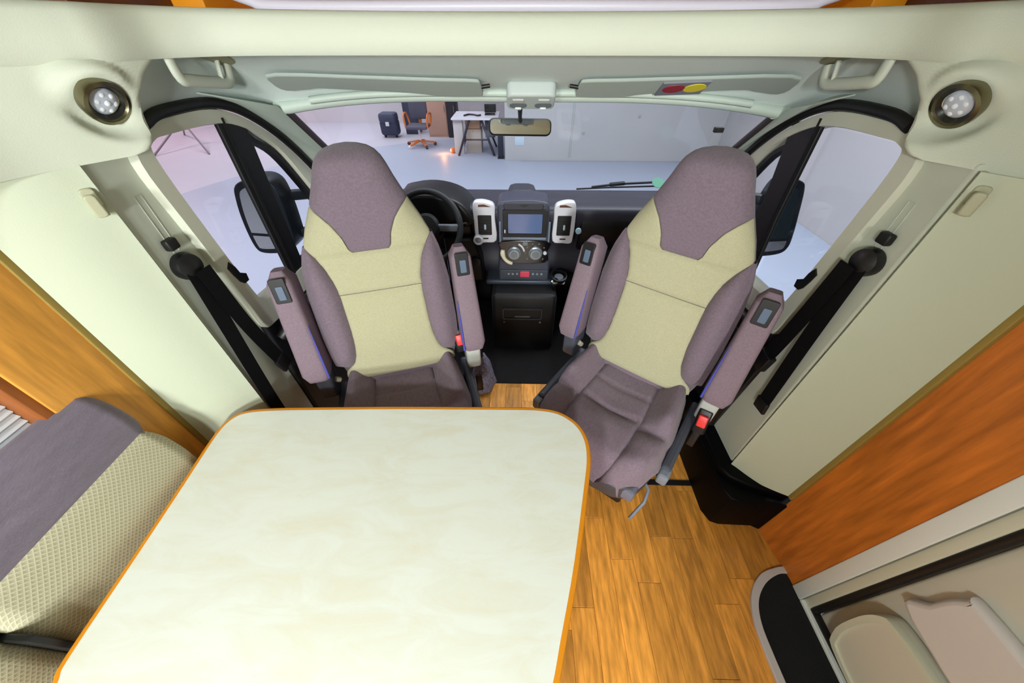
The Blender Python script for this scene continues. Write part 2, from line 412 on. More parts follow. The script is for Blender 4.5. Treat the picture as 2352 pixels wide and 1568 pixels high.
tube('header_trim', pts, .02, mat('header_plastic', (194, 208, 198), .5), hl, 10)
tube('header_lip', [(p[0], p[1] - .035, p[2] + .012) for p in pts[3:-3]], .012, MATS['header_plastic'], hl, 8)

# windscreen
wtop = [(CX - .885 + 1.77 * j / 24, yhead(CX - .885 + 1.77 * j / 24) + .005) for j in range(25)]
g = []
for k in range(9):
    t = k / 8; row = []
    for x, y in wtop:
        e = (x - CX) / .885; zt = zl(x, y) - .012; yb = 2.42 - .16 * e * e; xb = CX + (x - CX) * 1.05
        row.append((x + (xb - x) * t, y + (yb - y) * t, zt + (.885 - zt) * t))
    g.append(row)
ws = tag(sheet('window_1', g, .004, glass), kind='structure')
tube('windscreen_seal', [r[0] for r in g], .014, mat('seal_brown', (62, 54, 56), .6), ws, 8)
tube('windscreen_seal', [r[-1] for r in g], .014, MATS['seal_brown'], ws, 8)
tube('windscreen_seal', [Vector(p) + Vector((0, -.01, .004)) for p in g[-1]], .014, black, ws, 8)
WS = g
def ws_at(u, t): r = g[int(round(t * 8))]; return r[int(round(u * 24))]
box('toll_tag', (.865, .905), (1.78, 1.80), (1.375, 1.395), black, ws, r=.002)
lathe('round_sticker', [(.001, .002), (.03, .002), (.03, 0)], (.685, 1.80, 1.155), (0, -.5, .8), mat('green_sticker', (60, 150, 120), .5), ws, 20)

# cab doors: frame, seal, post, panes
D_out = [(.915, 1.47), (.96, 1.528), (1.053, 1.545), (1.238, 1.54), (1.371, 1.497), (1.516, 1.40), (1.655, 1.262), (1.80, 1.08), (1.90, .93), (1.9, .84), (1.5, .84), (1.2, .85), (1.045, .86), (.985, .88), (.965, 1.0), (.93, 1.3)]
D_in = [(.972, 1.47), (.995, 1.502), (1.06, 1.505), (1.238, 1.497), (1.36, 1.462), (1.49, 1.375), (1.594, 1.222), (1.70, 1.04), (1.745, .955), (1.70, .94), (1.5, .945), (1.3, .952), (1.12, .962), (1.045, .975), (1.02, 1.03), (.985, 1.3)]
for s, nm in ((-1, 'door_1'), (1, 'door_2')):
    X0 = s * .95
    r = thing(nm, (X0, 1.3, 0), None, None, kind='structure')
    del_ = [k for k in ('label', 'category') if k in r.keys()]
    O = [tuple(p[:2]) for p in cr([(a, b, 0) for a, b in D_out], 4, True)]; I = [tuple(p[:2]) for p in cr([(a, b, 0) for a, b in D_in], 4, True)]
    ring('window_frame', O, I, 'X', X0, X0 + s * .05, doorcream, r, r=.01)
    seal = cr([(X0 - s * .004, a, b) for a, b in [(.985, 1.542), (1.06, 1.558), (1.24, 1.553), (1.378, 1.508), (1.524, 1.41), (1.664, 1.27), (1.808, 1.088), (1.908, .94)]], 6)
    tube('door_seal', seal, .0145, black, r, 8)
    post = [(1.244, 1.52), (1.374, 1.485), (1.362, 1.3), (1.345, .94), (1.238, .94)] if s < 0 else [(1.288, 1.52), (1.43, 1.475), (1.40, 1.3), (1.36, .94), (1.245, .94), (1.274, 1.2)]
    prism('quarter_post', post, 'X', X0 + s * .004, X0 + s * .02, black, r, r=.005)
    tube('post_channel', [(X0 + s * .002, 1.268 + .03 * (s > 0), 1.51), (X0 + s * .002, 1.266 + .02 * (s > 0), 1.25), (X0 + s * .002, 1.262, .95)], .006, blackp, r, 6)
    q = [tuple(p[:2]) for p in cr([(a, b, 0) for a, b in [(1.362, 1.45), (1.40, 1.425), (1.49, 1.36), (1.585, 1.22), (1.68, 1.05), (1.70, .96), (1.6, .95), (1.345, .955), (1.335, 1.1), (1.352, 1.3)]], 4, True)]
    ring('quarter_seal', q, inset(q, .016), 'X', X0 + s * .012, X0 + s * .04, black, r)
    prism('quarter_glass', inset(q, .012), 'X', X0 + s * .024, X0 + s * .028, glass, r)
    w = [(1.0, 1.50), (1.27, 1.49), (1.25, .95), (1.05, .97), (.98, 1.3), (.975, 1.48)]
    prism('side_glass', w, 'X', X0 + s * .026, X0 + s * .03, glass, r)
    # lower door card
    dc = [(.985, .88), (1.9, .86), (1.95, .5), (1.9, .02), (1.0, .02)]
    prism('door_card', dc, 'X', X0 + s * .01, X0 + s * .07, mat('door_card_plastic', (30, 31, 36), .5), r, r=.01)
    gp = cr([(X0 - s * .0, 1.02, .80), (X0 - s * .06, 1.10, .86), (X0 - s * .075, 1.25, .87), (X0 - s * .06, 1.40, .84), (X0, 1.5, .80)], 5)
    tube('door_pull', gp, .03, blackp, r, 10)
    box('door_armrest', (min(X0 - s * .08, X0 + s * .02), max(X0 - s * .08, X0 + s * .02)), (1.02, 1.6), (.56, .70), blackp, r, r=.025, c=.03)
    hz = [(.955, 1.15), (.972, 1.165), (.985, 1.14), (.99, 1.115), (1.012, 1.10), (1.008, 1.075), (.985, 1.075), (.972, 1.09), (.962, 1.12)]
    hz = [(a + .015, b - .01) for a, b in hz]
    prism('latch_plate', hz, 'X', X0 - s * .004, X0 + s * .01, black, r, r=.002)
# A-pillar trims
def edge_y(seal, n): return cr(seal, n)
for s, nm in ((-1, 'a_pillar_left'), (1, 'a_pillar_right')):
    S_ = cr([(s * .946, a, b) for a, b in [(1.21, 1.583), (1.29, 1.568), (1.390, 1.523), (1.537, 1.423), (1.677, 1.283), (1.822, 1.10), (1.94, .93)]], 6)
    Wn = [Vector(WS[0][0 if s < 0 else -1]), Vector(WS[8][0 if s < 0 else -1])]
    g2 = []
    Wn[0] = Wn[0] + (Wn[0] - Wn[1]).normalized() * .05; n = len(S_)
    for k in range(n):
        t = k / (n - 1); wp = Wn[0].lerp(Wn[1], t) + Vector((0, -.02, -.005)); a = S_[k]
        m_ = (a + wp) / 2 + Vector((-s * .02, -.012, .0)); g2.append([a, a * .6 + m_ * .4 + Vector((-s * .006, -.004, 0)), m_, m_ * .4 + wp * .6 + Vector((-s * .006, -.002, 0)), wp])
    tag(sheet(nm, g2, .004 if s > 0 else -.004, mat('apillar_plastic', (182, 194, 184), .55)), kind='structure')
for s in (-1, 1):
    x = s * .885 + (.02 if s > 0 else 0); p = (x, 1.475, 1.50)
    lathe('trim_2' if s < 0 else 'trim_3', [(.001, .02), (.014, .018), (.018, .0), (.014, -.02)], p, (-s * .3, -.8, -.5), black if s < 0 else pillar_m, None, 12)['kind'] = 'structure'

# ================================================================== left wood panel, blind
wl = tag(box('wall_panel_left', (-1.165, -1.105), (.472, .642), (.55, 1.66), orange, r=.004), kind='structure')
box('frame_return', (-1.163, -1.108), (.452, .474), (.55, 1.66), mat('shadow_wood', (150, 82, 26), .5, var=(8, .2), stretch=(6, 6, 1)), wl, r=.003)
box('gap_shade_strip', (-1.12, -1.10), (.632, .652), (.55, 1.66), mat('olive_strip', (150, 126, 58), .6), wl, r=.003)  # olive colour stands in for the shade in the gap here
wn = thing('window_2', (-1.16, .1, .9), None, None, kind='structure')
blind_m = mat('blind_fabric', (214, 218, 224), .8)
for k in range(26):
    z0 = .90 + k * .018
    prism('pleat', [(-1.162, z0), (-1.152, z0 + .009), (-1.162, z0 + .018)], lambda a, b, t: (a, t, b), -.6, .451, blind_m, wn, smooth=0)
# bench along the left wall
bn = thing('dinette_bench', (-.9, 0, 0), 'low wooden bench box along the left wall below the dinette table', 'bench')
box('bench_box', (-1.16, -.72), (-.7, .60), (0, .40), orange, bn, r=.006)
box('seat_pad', (-1.0, -.70), (-.7, .55), (.40, .52), diam, bn, r=.03, c=.04)
def uv_strip(o, su, sv):  # planar UV in metres: u along Y, v along the section arc, stored per vertex order
    me = o.data; uv = me.uv_layers.new(name='UV')
    for lp in me.loops: uv.data[lp.index].uv = o['_uv'][lp.vertex_index] if False else su[lp.vertex_index]
def roll(name, secp, y0, y1, m, parent, rnd=.03):
    secp = [tuple(p) for p in cr([(a, b, 0) for a, b in secp], 5, True)]; n = len(secp); V = []; F = []; UV = []
    ys = [0, .006, .014, .03] ; L_ = y1 - y0; yy = [y0 + q for q in ys] + [y0 + L_ * k / 12 for k in range(1, 12)] + [y1 - q for q in ys[::-1]]
    cx = sum(p[0] for p in secp) / n; cz = sum(p[1] for p in secp) / n
    for y in yy:
        d = min(y - y0, y1 - y); f = 1 - rnd / .06 * max(0, 1 - d / .03) ** 2 * .5; arc = 0; prev = None
        for p in secp:
            q = (cx + (p[0] - cx) * f, y, cz + (p[1] - cz) * f)
            if prev: arc += math.hypot(p[0] - prev[0], p[1] - prev[1])
            prev = p; V.append(q); UV.append((y, arc))
    for j in range(len(yy) - 1):
        for k in range(n): F.append((j * n + k, j * n + (k + 1) % n, (j + 1) * n + (k + 1) % n, (j + 1) * n + k))
    F.append(tuple(range(n))); F.append(tuple((len(yy) - 1) * n + k for k in range(n)))
    o = mesh(name, V, F, m, parent, smooth=60); u = o.data.uv_layers.new(name='UV')
    for lp in o.data.loops: u.data[lp.index].uv = UV[lp.vertex_index]
    return o
for (y0, y1, lb) in ((.098, .548, 'long front back cushion with aubergine roll and straw diamond weave, against the wood panel'),
                     (-.62, .084, 'rear back cushion of straw diamond weave past the black gap, bottom left corner')):
    cu = thing('back_cushion', (-1.07, (y0 + y1) / 2, .52), lb, 'cushion', 'back cushions on the dinette bench')
    roll('head_roll', [(-1.155, .80), (-1.155, .98), (-1.135, 1.035), (-1.10, 1.03), (-1.065, .96), (-1.055, .90), (-1.06, .865), (-1.10, .84)], y0, y1, mat('bench_fabric', (122, 112, 128), .8, bump=(500, .3), var=(60, .12), stretch=(1, .2, 1), sheen=.2), cu, .05)
    roll('lumbar_pad', [(-1.15, .52), (-1.15, .86), (-1.09, .885), (-1.05, .876), (-1.03, .83), (-1.016, .76), (-1.016, .66), (-1.016, .54), (-1.05, .515)], y0, y1, diam, cu, .04)
    tube('seam_cord', [(-1.06, y0 + .02, .872), (-1.058, (y0 + y1) / 2, .875), (-1.06, y1 - .02, .872)], .005, MATS['bench_fabric'], cu, 8)
box('gap_strip', (-1.15, -.985), (.084, .098), (.515, .80), black, cu, r=.003)

# ================================================================== table
tb = thing('dinette_table', (-.4, .3, 0), 'large cream dinette table with rounded corners and orange wooden edging', 'table')
to = [(-.955, .031), (-.968, .07), (-.981, .258), (-.996, .45), (-1.008, .585), (-1.007, .655), (-.985, .70), (-.94, .722), (-.848, .733), (-.70, .739), (-.446, .747), (-.2, .751), (-.02, .753), (.075, .752), (.15, .737), (.208, .694), (.236, .636), (.238, .56), (.213, .451), (.164, .263), (.117, .113), (.097, .05), (.075, .0), (.03, -.03), (-.03, -.042), (-.12, -.043), (-.3, -.043), (-.45, -.043), (-.6, -.043), (-.75, -.043), (-.84, -.042), (-.895, -.032), (-.935, -.005)]
tos = [tuple(p[:2]) for p in cr([(a, b, 0) for a, b in to], 4, True)]
prism('edge_band', tos, 'Z', .688, .7195, edge_o, tb, r=.006)
def table_mat():
    m = bpy.data.materials.new('table_laminate'); m.use_nodes = True; N = m.node_tree.nodes; L = m.node_tree.links; b = N['Principled BSDF']; b.inputs['Roughness'].default_value = .38
    tc = N.new('ShaderNodeTexCoord'); mp = N.new('ShaderNodeMapping'); mp.inputs['Scale'].default_value = (2.1, 6, 1); mp.inputs['Location'].default_value = (3.3, 1.7, .41); L.new(tc.outputs['Object'], mp.inputs[0])
    n = N.new('ShaderNodeTexNoise'); n.inputs['Scale'].default_value = 2.4; n.inputs['Detail'].default_value = 8; n.inputs['Roughness'].default_value = .65; n.inputs['Distortion'].default_value = .8
    L.new(mp.outputs[0], n.inputs['Vector']); r = N.new('ShaderNodeValToRGB'); r.color_ramp.elements[0].position = .34; r.color_ramp.elements[1].position = .58
    r.color_ramp.elements[0].color = rgb(224, 223, 207); r.color_ramp.elements[1].color = rgb(228, 232, 224); L.new(n.outputs['Fac'], r.inputs[0]); L.new(r.outputs[0], b.inputs['Base Color'])
    return m
prism('tabletop', inset(inset(inset(tos, .0045), .0045), .0045), 'Z', .712, .7205, table_mat(), tb, r=.0012)
lathe('leg', [(.15, 0), (.15, .012), (.06, .03), (.034, .05), (.034, .66), (.09, .67), (.09, .688)], (-.45, .3, 0), (0, 0, 1), silver, tb)

# ================================================================== cab seats
TL = math.radians(12)
def SB(u, v, n): return (u, v * math.sin(TL) - n * math.cos(TL), .6 + v * math.cos(TL) + n * math.sin(TL))
Wt = [(-.06, .225), (0, .243), (.06, .258), (.2, .264), (.38, .26), (.46, .25), (.5, .242), (.56, .224), (.62, .199), (.69, .163), (.76, .132), (.80, .117), (.825, .105), (.845, .088), (.858, .066), (.866, .036), (.869, .004)]
HB = [(.525, .058), (.535, .072), (.58, .082), (.63, .106), (.66, .131), (.69, .163)]
IN = [(0, .236), (.03, .228), (.05, .205), (.07, .18), (.12, .163), (.2, .154), (.38, .152), (.45, .163), (.50, .182), (.53, .2), (.56, .224)]
def Wv(v): return lerp(Wt, v)
def clamp(x, a=0., b=1.): return max(a, min(b, x))
def sst(a, b, x): t = clamp((x - a) / (b - a)); return t * t * (3 - 2 * t)
def nf(u, v):
    w = max(.004, Wv(v)); t = clamp(abs(u) / w); n = .035 * (1 - t ** 5) + .004
    if v < .57:
        b = lerp(IN, v); s = clamp((abs(u) - b) / max(.01, w - b))
        n += .038 * math.sin(PI * min(1, s * .9 + .02)) ** .8 * sst(.04, .12, v) * (1 - sst(.46, .56, v)) if abs(u) > b else 0
        n += .010 * math.sin(PI * clamp(v / .38)) * (1 - clamp(abs(u) / .2) ** 2)
    if v > .5: n += .018 * sst(.52, .66, v) * (1 - clamp(t) ** 4)
    f = clamp((v - .79) / .08) ** 2.6; return n * (1 - f) + (-.045) * f
def make_seat():
    r = thing('swivel_seat', (0, 0, 0), '', 'seat', 'swivelled cab seats')
    # pedestal and base
    box('pedestal', (-.19, .19), (-.30, .10), (0, .36), blackp, r, r=.015, local=True)
    box('swivel_plate', (-.22, .22), (-.34, .12), (.36, .385), grey_p, r, r=.006, local=True)
    # cushion height field, split into the insert and the two bolsters
    def cs(s, t):
        hw = lerp([(0, .238), (.2, .252), (.5, .268), (.75, .265), (.9, .235), (1, .18)], t)
        x = s * hw; f = -.045 + t * (.575 - .05 * abs(s) ** 3)
        z = .585 - .02 * t; a = abs(s)
        lobe = math.exp(-((a - .80) / .17) ** 2) * (1 - sst(.42, .62, t)) * sst(-.06, .08, t)
        lobe2 = math.exp(-((a - .74) / .24) ** 2) * sst(.48, .7, t)
        z += .062 * lobe + .028 * lobe2 + .016 * math.exp(-(a / .42) ** 4) * sst(.52, .66, t) - .010 * math.exp(-(a / .3) ** 2) * sst(0, .3, t) * (1 - sst(.4, .6, t))
        z -= .012 * math.exp(-((a - .50) / .035) ** 2) * sst(.02, .1, t)
        z -= .009 * math.exp(-((t - .30) / .014) ** 2) * (a < .5)
        z -= .012 * math.exp(-((t - .53 + .05 * a) / .018) ** 2) * (a < .46)
        z -= .015 * math.exp(-((t - .56) / .03) ** 2) * (a > .5)
        z -= .09 * sst(.80, 1.0, t) ** 1.5 + .085 * sst(.86, 1.0, a) ** 1.4
        return (x, -f, z)
    for nm, s0, s1 in (('seat_insert', -.5, .5), ('seat_bolster', -1, -.5), ('seat_bolster', .5, 1)):
        n1 = 30 if nm == 'seat_insert' else 18
        top = [[cs(s0 + (s1 - s0) * j / n1, k / 44) for j in range(n1 + 1)] for k in range(45)]
        K = n1 + 1; V = [p for row in top for p in row]; o = len(V)
        V += [(p[0] * .96, p[1] * .97, .47) for row in top for p in row]; F = []
        for a in range(44):
            for b in range(n1):
                q = (a * K + b, a * K + b + 1, (a + 1) * K + b + 1, (a + 1) * K + b); F += [q, tuple(o + x for x in q[::-1])]
        bd = list(range(K)) + [k * K + K - 1 for k in range(1, 45)] + [44 * K + j for j in range(K - 2, -1, -1)] + [k * K for k in range(43, 0, -1)]
        for k in range(len(bd)): a, b = bd[k], bd[(k + 1) % len(bd)]; F.append((a, o + a, o + b, b))
        mesh(nm, V, F, purple, r, True, 60)
    tray = [(-.22, .04), (.22, .04), (.25, -.2), (.245, -.38), (.16, -.49), (-.16, -.49), (-.245, -.38), (-.25, -.2)]
    prism('seat_tray', [tuple(p[:2]) for p in cr([(a, b, 0) for a, b in tray], 3, True)], 'Z', .385, .475, mat('seat_tray_plastic', (58, 60, 68), .5), r, r=.012, local=True)
    box('control_box', (.10, .23), (-.475, -.40), (.40, .47), mat('control_plastic', (104, 106, 122), .45), r, r=.012, local=True)
    tube('swivel_lever', [(.22, -.34, .40), (.265, -.38, .40), (.27, -.42, .375), (.255, -.47, .335), (.25, -.49, .33)], .0065, MATS['side_trim_plastic'] if 'side_trim_plastic' in MATS else grey_p, r, 8, local=True)
    for s in (-1, 1):
        box('side_trim', tuple(sorted((s * .262, s * .30))), (-.33, .06), (.42, .515), mat('side_trim_plastic', (72, 76, 88), .4), r, r=.012, local=True)
        box('trim_clip', tuple(sorted((s * .265, s * .305))), (-.36, -.30), (.44, .50), grey_p, r, r=.01, local=True)
    # backrest shell
    V = []; F = []; n = 32; vs = [x[0] for x in Wt]; vs = sorted(set(vs + [.1, .15, .28, .34, .42, .53, .59, .655, .72]))
    for v in vs:
        w = Wv(v) * .995; back = -.105 + .05 * clamp((v - .6) / .26) ** 1.5
        for k in range(n):
            a = 2 * PI * k / n; ca, sa = math.cos(a), math.sin(a)
            ex = lambda c: math.copysign(abs(c) ** .55, c)
            u = w * ex(ca); f = nf(u * .98, v) - .006
            mid = (f + back) / 2; V.append(SB(u, v, mid + (f - back) / 2 * ex(sa)))
    for j in range(len(vs) - 1):
        for k in range(n): F.append((j * n + k, j * n + (k + 1) % n, (j + 1) * n + (k + 1) % n, (j + 1) * n + k))
    F.append(tuple(range(n))); F.append(tuple((len(vs) - 1) * n + k for k in range(n)))
    mesh('backrest', V, F, purple, r, True, 60)
    def rows(name, segs, m):       # segs: list of row lists [(v, u0, u1)]
        V = []; F = []; K = 15
        for seg in segs:
            b0 = len(V); R = len(seg)
            for jj, (v, u0, u1) in enumerate(seg):
                for k in range(K):
                    t = k / (K - 1); tt = .5 - .5 * math.cos(PI * t); u = u0 + (u1 - u0) * tt
                    d = min(t, 1 - t) * abs(u1 - u0); e = min(jj, R - 1 - jj)
                    drop = .008 * math.exp(-(d / .006) ** 2) + (.008 if e == 0 else (.001 if e == 1 else 0))
                    V.append(SB(u, v, nf(u, v) + .0045 - min(drop, .009)))
            for j in range(R - 1):
                for k in range(K - 1): F.append((b0 + j * K + k, b0 + j * K + k + 1, b0 + (j + 1) * K + k + 1, b0 + (j + 1) * K + k))
        return mesh(name, V, F, m, r, True, 70)
    fr = lambda a, b, n: [a + (b - a) * k / n for k in range(n + 1)]
    rows('head_panel', [[(v, -(lerp(HB, v) if v < .69 else Wv(v)) * .995, (lerp(HB, v) if v < .69 else Wv(v)) * .995) for v in fr(.527, .866, 34)]], purple)
    rows('centre_panel', [[(v, -sm(IN, v), sm(IN, v)) for v in fr(-.01, .372, 30)]], beige)
    up = [[(v, -sm(IN, v), sm(IN, v)) for v in fr(.374, .526, 16)]]
    for s in (-1, 1):
        up.append([(v, s * lerp(HB, v), s * (min(Wv(v), sm(IN, v)) if v < .56 else Wv(v) * .998)) for v in fr(.522, .688, 18)])
    rows('shoulder_panel', up, beige)
    for s in (-1, 1):
        V = []; F = []; K = 15; vv = fr(.05, .558, 34)
        for jj, v in enumerate(vv):
            i0 = sm(IN, v); w = Wv(v)
            for k in range(K):
                t = k / (K - 3)
                if k < K - 2:
                    u = i0 + (w - i0) * math.sin(PI / 2 * min(1, t)); nn = nf(min(u, w * .999), v) + .006 - (.010 if k == 0 else 0)
                    if k >= K - 5: u += .004
                else: u = w + (.006 if k == K - 2 else 0); nn = -.03 if k == K - 2 else -.06
                e = min(jj, len(vv) - 1 - jj)
                if e == 0: nn -= .012
                V.append(SB(s * u, v, nn))
        for j in range(len(vv) - 1):
            for k in range(K - 1): F.append((j * K + k, j * K + k + 1, (j + 1) * K + k + 1, (j + 1) * K + k))
        mesh('side_bolster', V, F, purple, r, True, 70)
    # folded-up armrests
    for s in (-1, 1):
        V = []; F = []; n = 20; lv = fr(0, 1, 12)
        for q in lv:
            v = .05 + .455 * q; hw = (.052 - .013 * q); nc = .045; hn = .062 - .006 * q; uc = s * (.322 - .008 * q)
            k_ = 1 - .5 * max(0, (q - .93) / .07) ** 2 - .25 * max(0, (.06 - q) / .06) ** 2
            for k in range(n):
                a = 2 * PI * k / n; ex = lambda c: math.copysign(abs(c) ** .42, c)
                V.append(SB(uc + hw * k_ * ex(math.cos(a)), v, nc + hn * k_ * ex(math.sin(a))))
        for j in range(len(lv) - 1):
            for k in range(n): F.append((j * n + k, j * n + (k + 1) % n, (j + 1) * n + (k + 1) % n, (j + 1) * n + k))
        F.append(tuple(range(n))); F.append(tuple((len(lv) - 1) * n + k for k in range(n)))
        a = mesh('armrest', V, F, mat('armrest_fabric', (132, 114, 126), .95, bump=(700, .3), var=(160, .1)), r, True, 50)
        uc = s * .3145; nn = .100
        prism('end_plate', rrect(uc, .445, .050, .088, .006), lambda a_, b_, t: SB(a_, b_, t), nn - .006, nn + .006, blackp, a, r=.002, local=True)
        prism('release_key', rrect(uc + .002, .438, .024, .05, .004), lambda a_, b_, t: SB(a_, b_, t), nn + .004, nn + .010, mat('key_plastic', (88, 104, 128), .4), a, r=.002, local=True)
        pts = [SB(s * (.322 - .008 * q) - s * (.048 - .012 * q), .05 + .455 * q, .103 - .008 * q) for q in fr(.04, .55, 10)]
        tube('piping', pts, [.0045 - .0035 * (k / 10) ** 2 for k in range(11)], pipe_b, a, 8, local=True)
        box('armrest_bracket', tuple(sorted((s * .285, s * .35))), (-.05, .05), (.53, .66), lgrey if s > 0 else MATS['side_trim_plastic'], r, r=.012, local=True)
    # belt buckle on its stalk
    b = obox('buckle', (.325, -.085, .50), (.318, -.045, .60), .05, .03, blackp, r, (0, 1, 0), r=.006, local=True)
    obox('release_button', (.3235, -.09, .545), (.3185, -.071, .59), .034, .028, red_b, b, (0, 1, 0), r=.004, local=True)
    obox('buckle_stalk', (.325, -.10, .42), (.325, -.08, .51), .03, .012, blackp, r, (0, 1, 0), r=.003, local=True)
    tube('recline_knob', [(-.272, .0, .585), (-.285, -.01, .60)], .012, mat('ivory_tab', (226, 220, 196), .5), r, 10, local=True)
    return r
seatR = make_seat(); seatR.location = (.53, 1.07, 0); seatR.rotation_euler = (0, 0, math.radians(-36.7))
tag(seatR, 'swivelled aubergine and straw cab seat on the right, cushion visible beside the table', 'seat')
seatL = copy_tree(seatR); seatL.location = (-.515, 1.07, 0); seatL.rotation_euler = (0, 0, math.radians(18))
[setattr(o_, 'location', (-.055, .06, .13)) for o_ in seatL.children if o_.name.startswith('buckle') and not o_.name.startswith('buckle_stalk')]
tag(seatL, 'swivelled aubergine and straw cab seat behind the table, in front of the steering wheel', 'seat')

# ================================================================== dashboard
db = thing('dashboard', (CX, 2.1, 0), 'dark grey cab dashboard with silver vents and central screen below the windscreen', 'dashboard')
prof = [(2.44, .86), (2.36, .915), (2.22, .925), (2.10, .945), (2.03, .95), (1.995, .93), (2.0, .86), (2.04, .78), (2.08, .66), (2.06, .52), (2.16, .44), (2.44, .42)]
prof = [tuple(p[:2]) for p in cr([(a, b, 0) for a, b in prof], 4, True)]
prism('body', prof, 'X', -.92, .98, dash_m, db, r=.03)
pf = [(2.07, .90), (2.012, .895), (2.0, .83), (2.03, .72), (2.07, .66), (2.1, .66), (2.1, .90)]
prism('glovebox_face', [(a - .012, b) for a, b in pf], 'X', .37, .90, dash_d, db, r=.015)
prism('driver_face', [(a - .014, b + .0) for a, b in pf], 'X', -.86, -.285, dash_d, db, r=.015)
# instrument hood
hood = [(-.70, 1.00), (-.62, 1.035), (-.50, 1.045), (-.38, 1.02), (-.30, .965), (-.29, .86), (-.70, .86)]
prism('instrument_hood', [tuple(p[:2]) for p in cr([(a, b, 0) for a, b in hood], 3, True)], 'Y', 1.93, 2.2, blackp, db, r=.02)
# centre stack, leaning slightly
def ST(a, b, t): return (a, 1.975 + (.97 - b) * -.03 - t, b)
stack = [(-.118, .985), (-.06, 1.0), (.05, 1.004), (.11, 1.0), (.166, .985), (.176, .93), (.186, .74), (.196, .62), (.196, .50), (.18, .47), (-.11, .47), (-.126, .50), (-.126, .62), (-.118, .74), (-.126, .93)]
stk = prism('centre_stack', [tuple(p[:2]) for p in cr([(a, b, 0) for a, b in stack], 3, True)], ST, -.16, .012, mat('stack_plastic', (62, 64, 80), .42), db, r=.012)
prism('stack_lid', rrect(.025, .972, .23, .045, .02), ST, .0, .018, dash_m, stk, r=.006)
prism('lid_notch', [(-.0, .982), (.06, .984), (.03, .968)], ST, .012, .0195, blackp, stk)
box('speaker_mound', (-.07, .10), (2.12, 2.30), (.93, 1.0), dash_m, db, r=.03, c=.05)
ring('screen_bezel', rrect(.036, .874, .262, .165, .01), rrect(.036, .872, .2, .115, .004), ST, .022, 0, blackp, db, r=.004)
prism('screen', rrect(.036, .872, .205, .12, .004), ST, .0, .016, mat('lcd_glass', (92, 110, 152), .12, emit=.12), db)
prism('screen_knob', rrect(-.083, .83, .008, .02, .003), ST, .018, .027, silver, db)
prism('trim_bar', rrect(.034, .783, .26, .016, .006), ST, .008, .02, mat('stack_trim', (118, 132, 150), .3), db, r=.003)
for sx in (-.112, .180): prism('side_bar', rrect(sx, .82, .012, .13, .005), ST, .006, .018, MATS['stack_trim'], db, r=.003)
hv = prism('climate_panel', [tuple(p[:2]) for p in cr([(a, b, 0) for a, b in [(-.105, .765), (.175, .765), (.178, .70), (.165, .625), (-.09, .625), (-.104, .70)]], 3, True)], ST, .004, .02, mat('gloss_black', (8, 8, 11), .12), db, r=.004)
for k, x in enumerate((-.027, .104)):
    kb = lathe('climate_knob', [(.044, 0), (.042, .012), (.034, .016), (.032, .03), (.001, .031)], ST(x, .692, .018), (0, -1, 0), mat('knob_silver', (150, 158, 166), .3, .5), hv)
    lathe('knob_face', [(.021, .03), (.02, .034), (.001, .034)], ST(x, .692, .018), (0, -1, 0), mat('knob_face', (120, 130, 140), .3, .4), kb)
arcp = [(-.027 + .062 * math.cos(math.radians(a)), .692 + .062 * math.sin(math.radians(a))) for a in range(10, 70, 8)]
tube('glare_arc_right', [ST(a, b, .021) for a, b in arcp], .006, mat('glare_white', (232, 226, 222), .5), hv, 8)  # white arc painted as glare beside the left knob
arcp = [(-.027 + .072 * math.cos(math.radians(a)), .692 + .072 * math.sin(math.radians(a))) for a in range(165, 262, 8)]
tube('glare_arc_left', [ST(a, b, .021) for a, b in arcp], [.012, .014, .016, .016, .015, .013, .012, .012, .012, .012, .012, .012, .01][:len(arcp)], mat('glare_ivory', (250, 244, 214), .4), hv, 8)  # pale crescent modelled for the reflected glare around the left knob
for k in range(8):
    a = math.radians(-40 + 37 * k); lathe('fan_mark', [(.004, .0), (.004, .0025), (.001, .003)], ST(.104 + .062 * math.cos(a), .692 + .062 * math.sin(a), .02), (0, -1, 0), MATS['knob_silver'], hv, 8)
prism('air_key', rrect(.04, .75, .032, .022, .004), ST, .016, .025, MATS['knob_face'], hv, r=.002)
lathe('panel_lamp', [(.012, 0), (.011, .008), (.001, .009)], ST(.163, .693, .02), (0, -1, 0), silver, hv, 14)
row = prism('switch_row', rrect(.036, .542, .31, .06, .008), ST, .006, .02, mat('switch_plastic', (58, 66, 78), .4), db, r=.004)
prism('hazard_button', rrect(.042, .545, .062, .042, .006), ST, .016, .028, mat('hazard_red', (214, 66, 92), .35), row, r=.003)
for x in (-.062, -.036, -.008, .095, .122, .15): lathe('switch', [(.009, 0), (.008, .008), (.001, .009)], ST(x, .546, .018), (0, -1, 0), MATS['knob_silver'], row, 12)
box('stack_shelf', (-.21, .30), (1.93, 2.1), (.468, .50), MATS['switch_plastic'], db, r=.012)
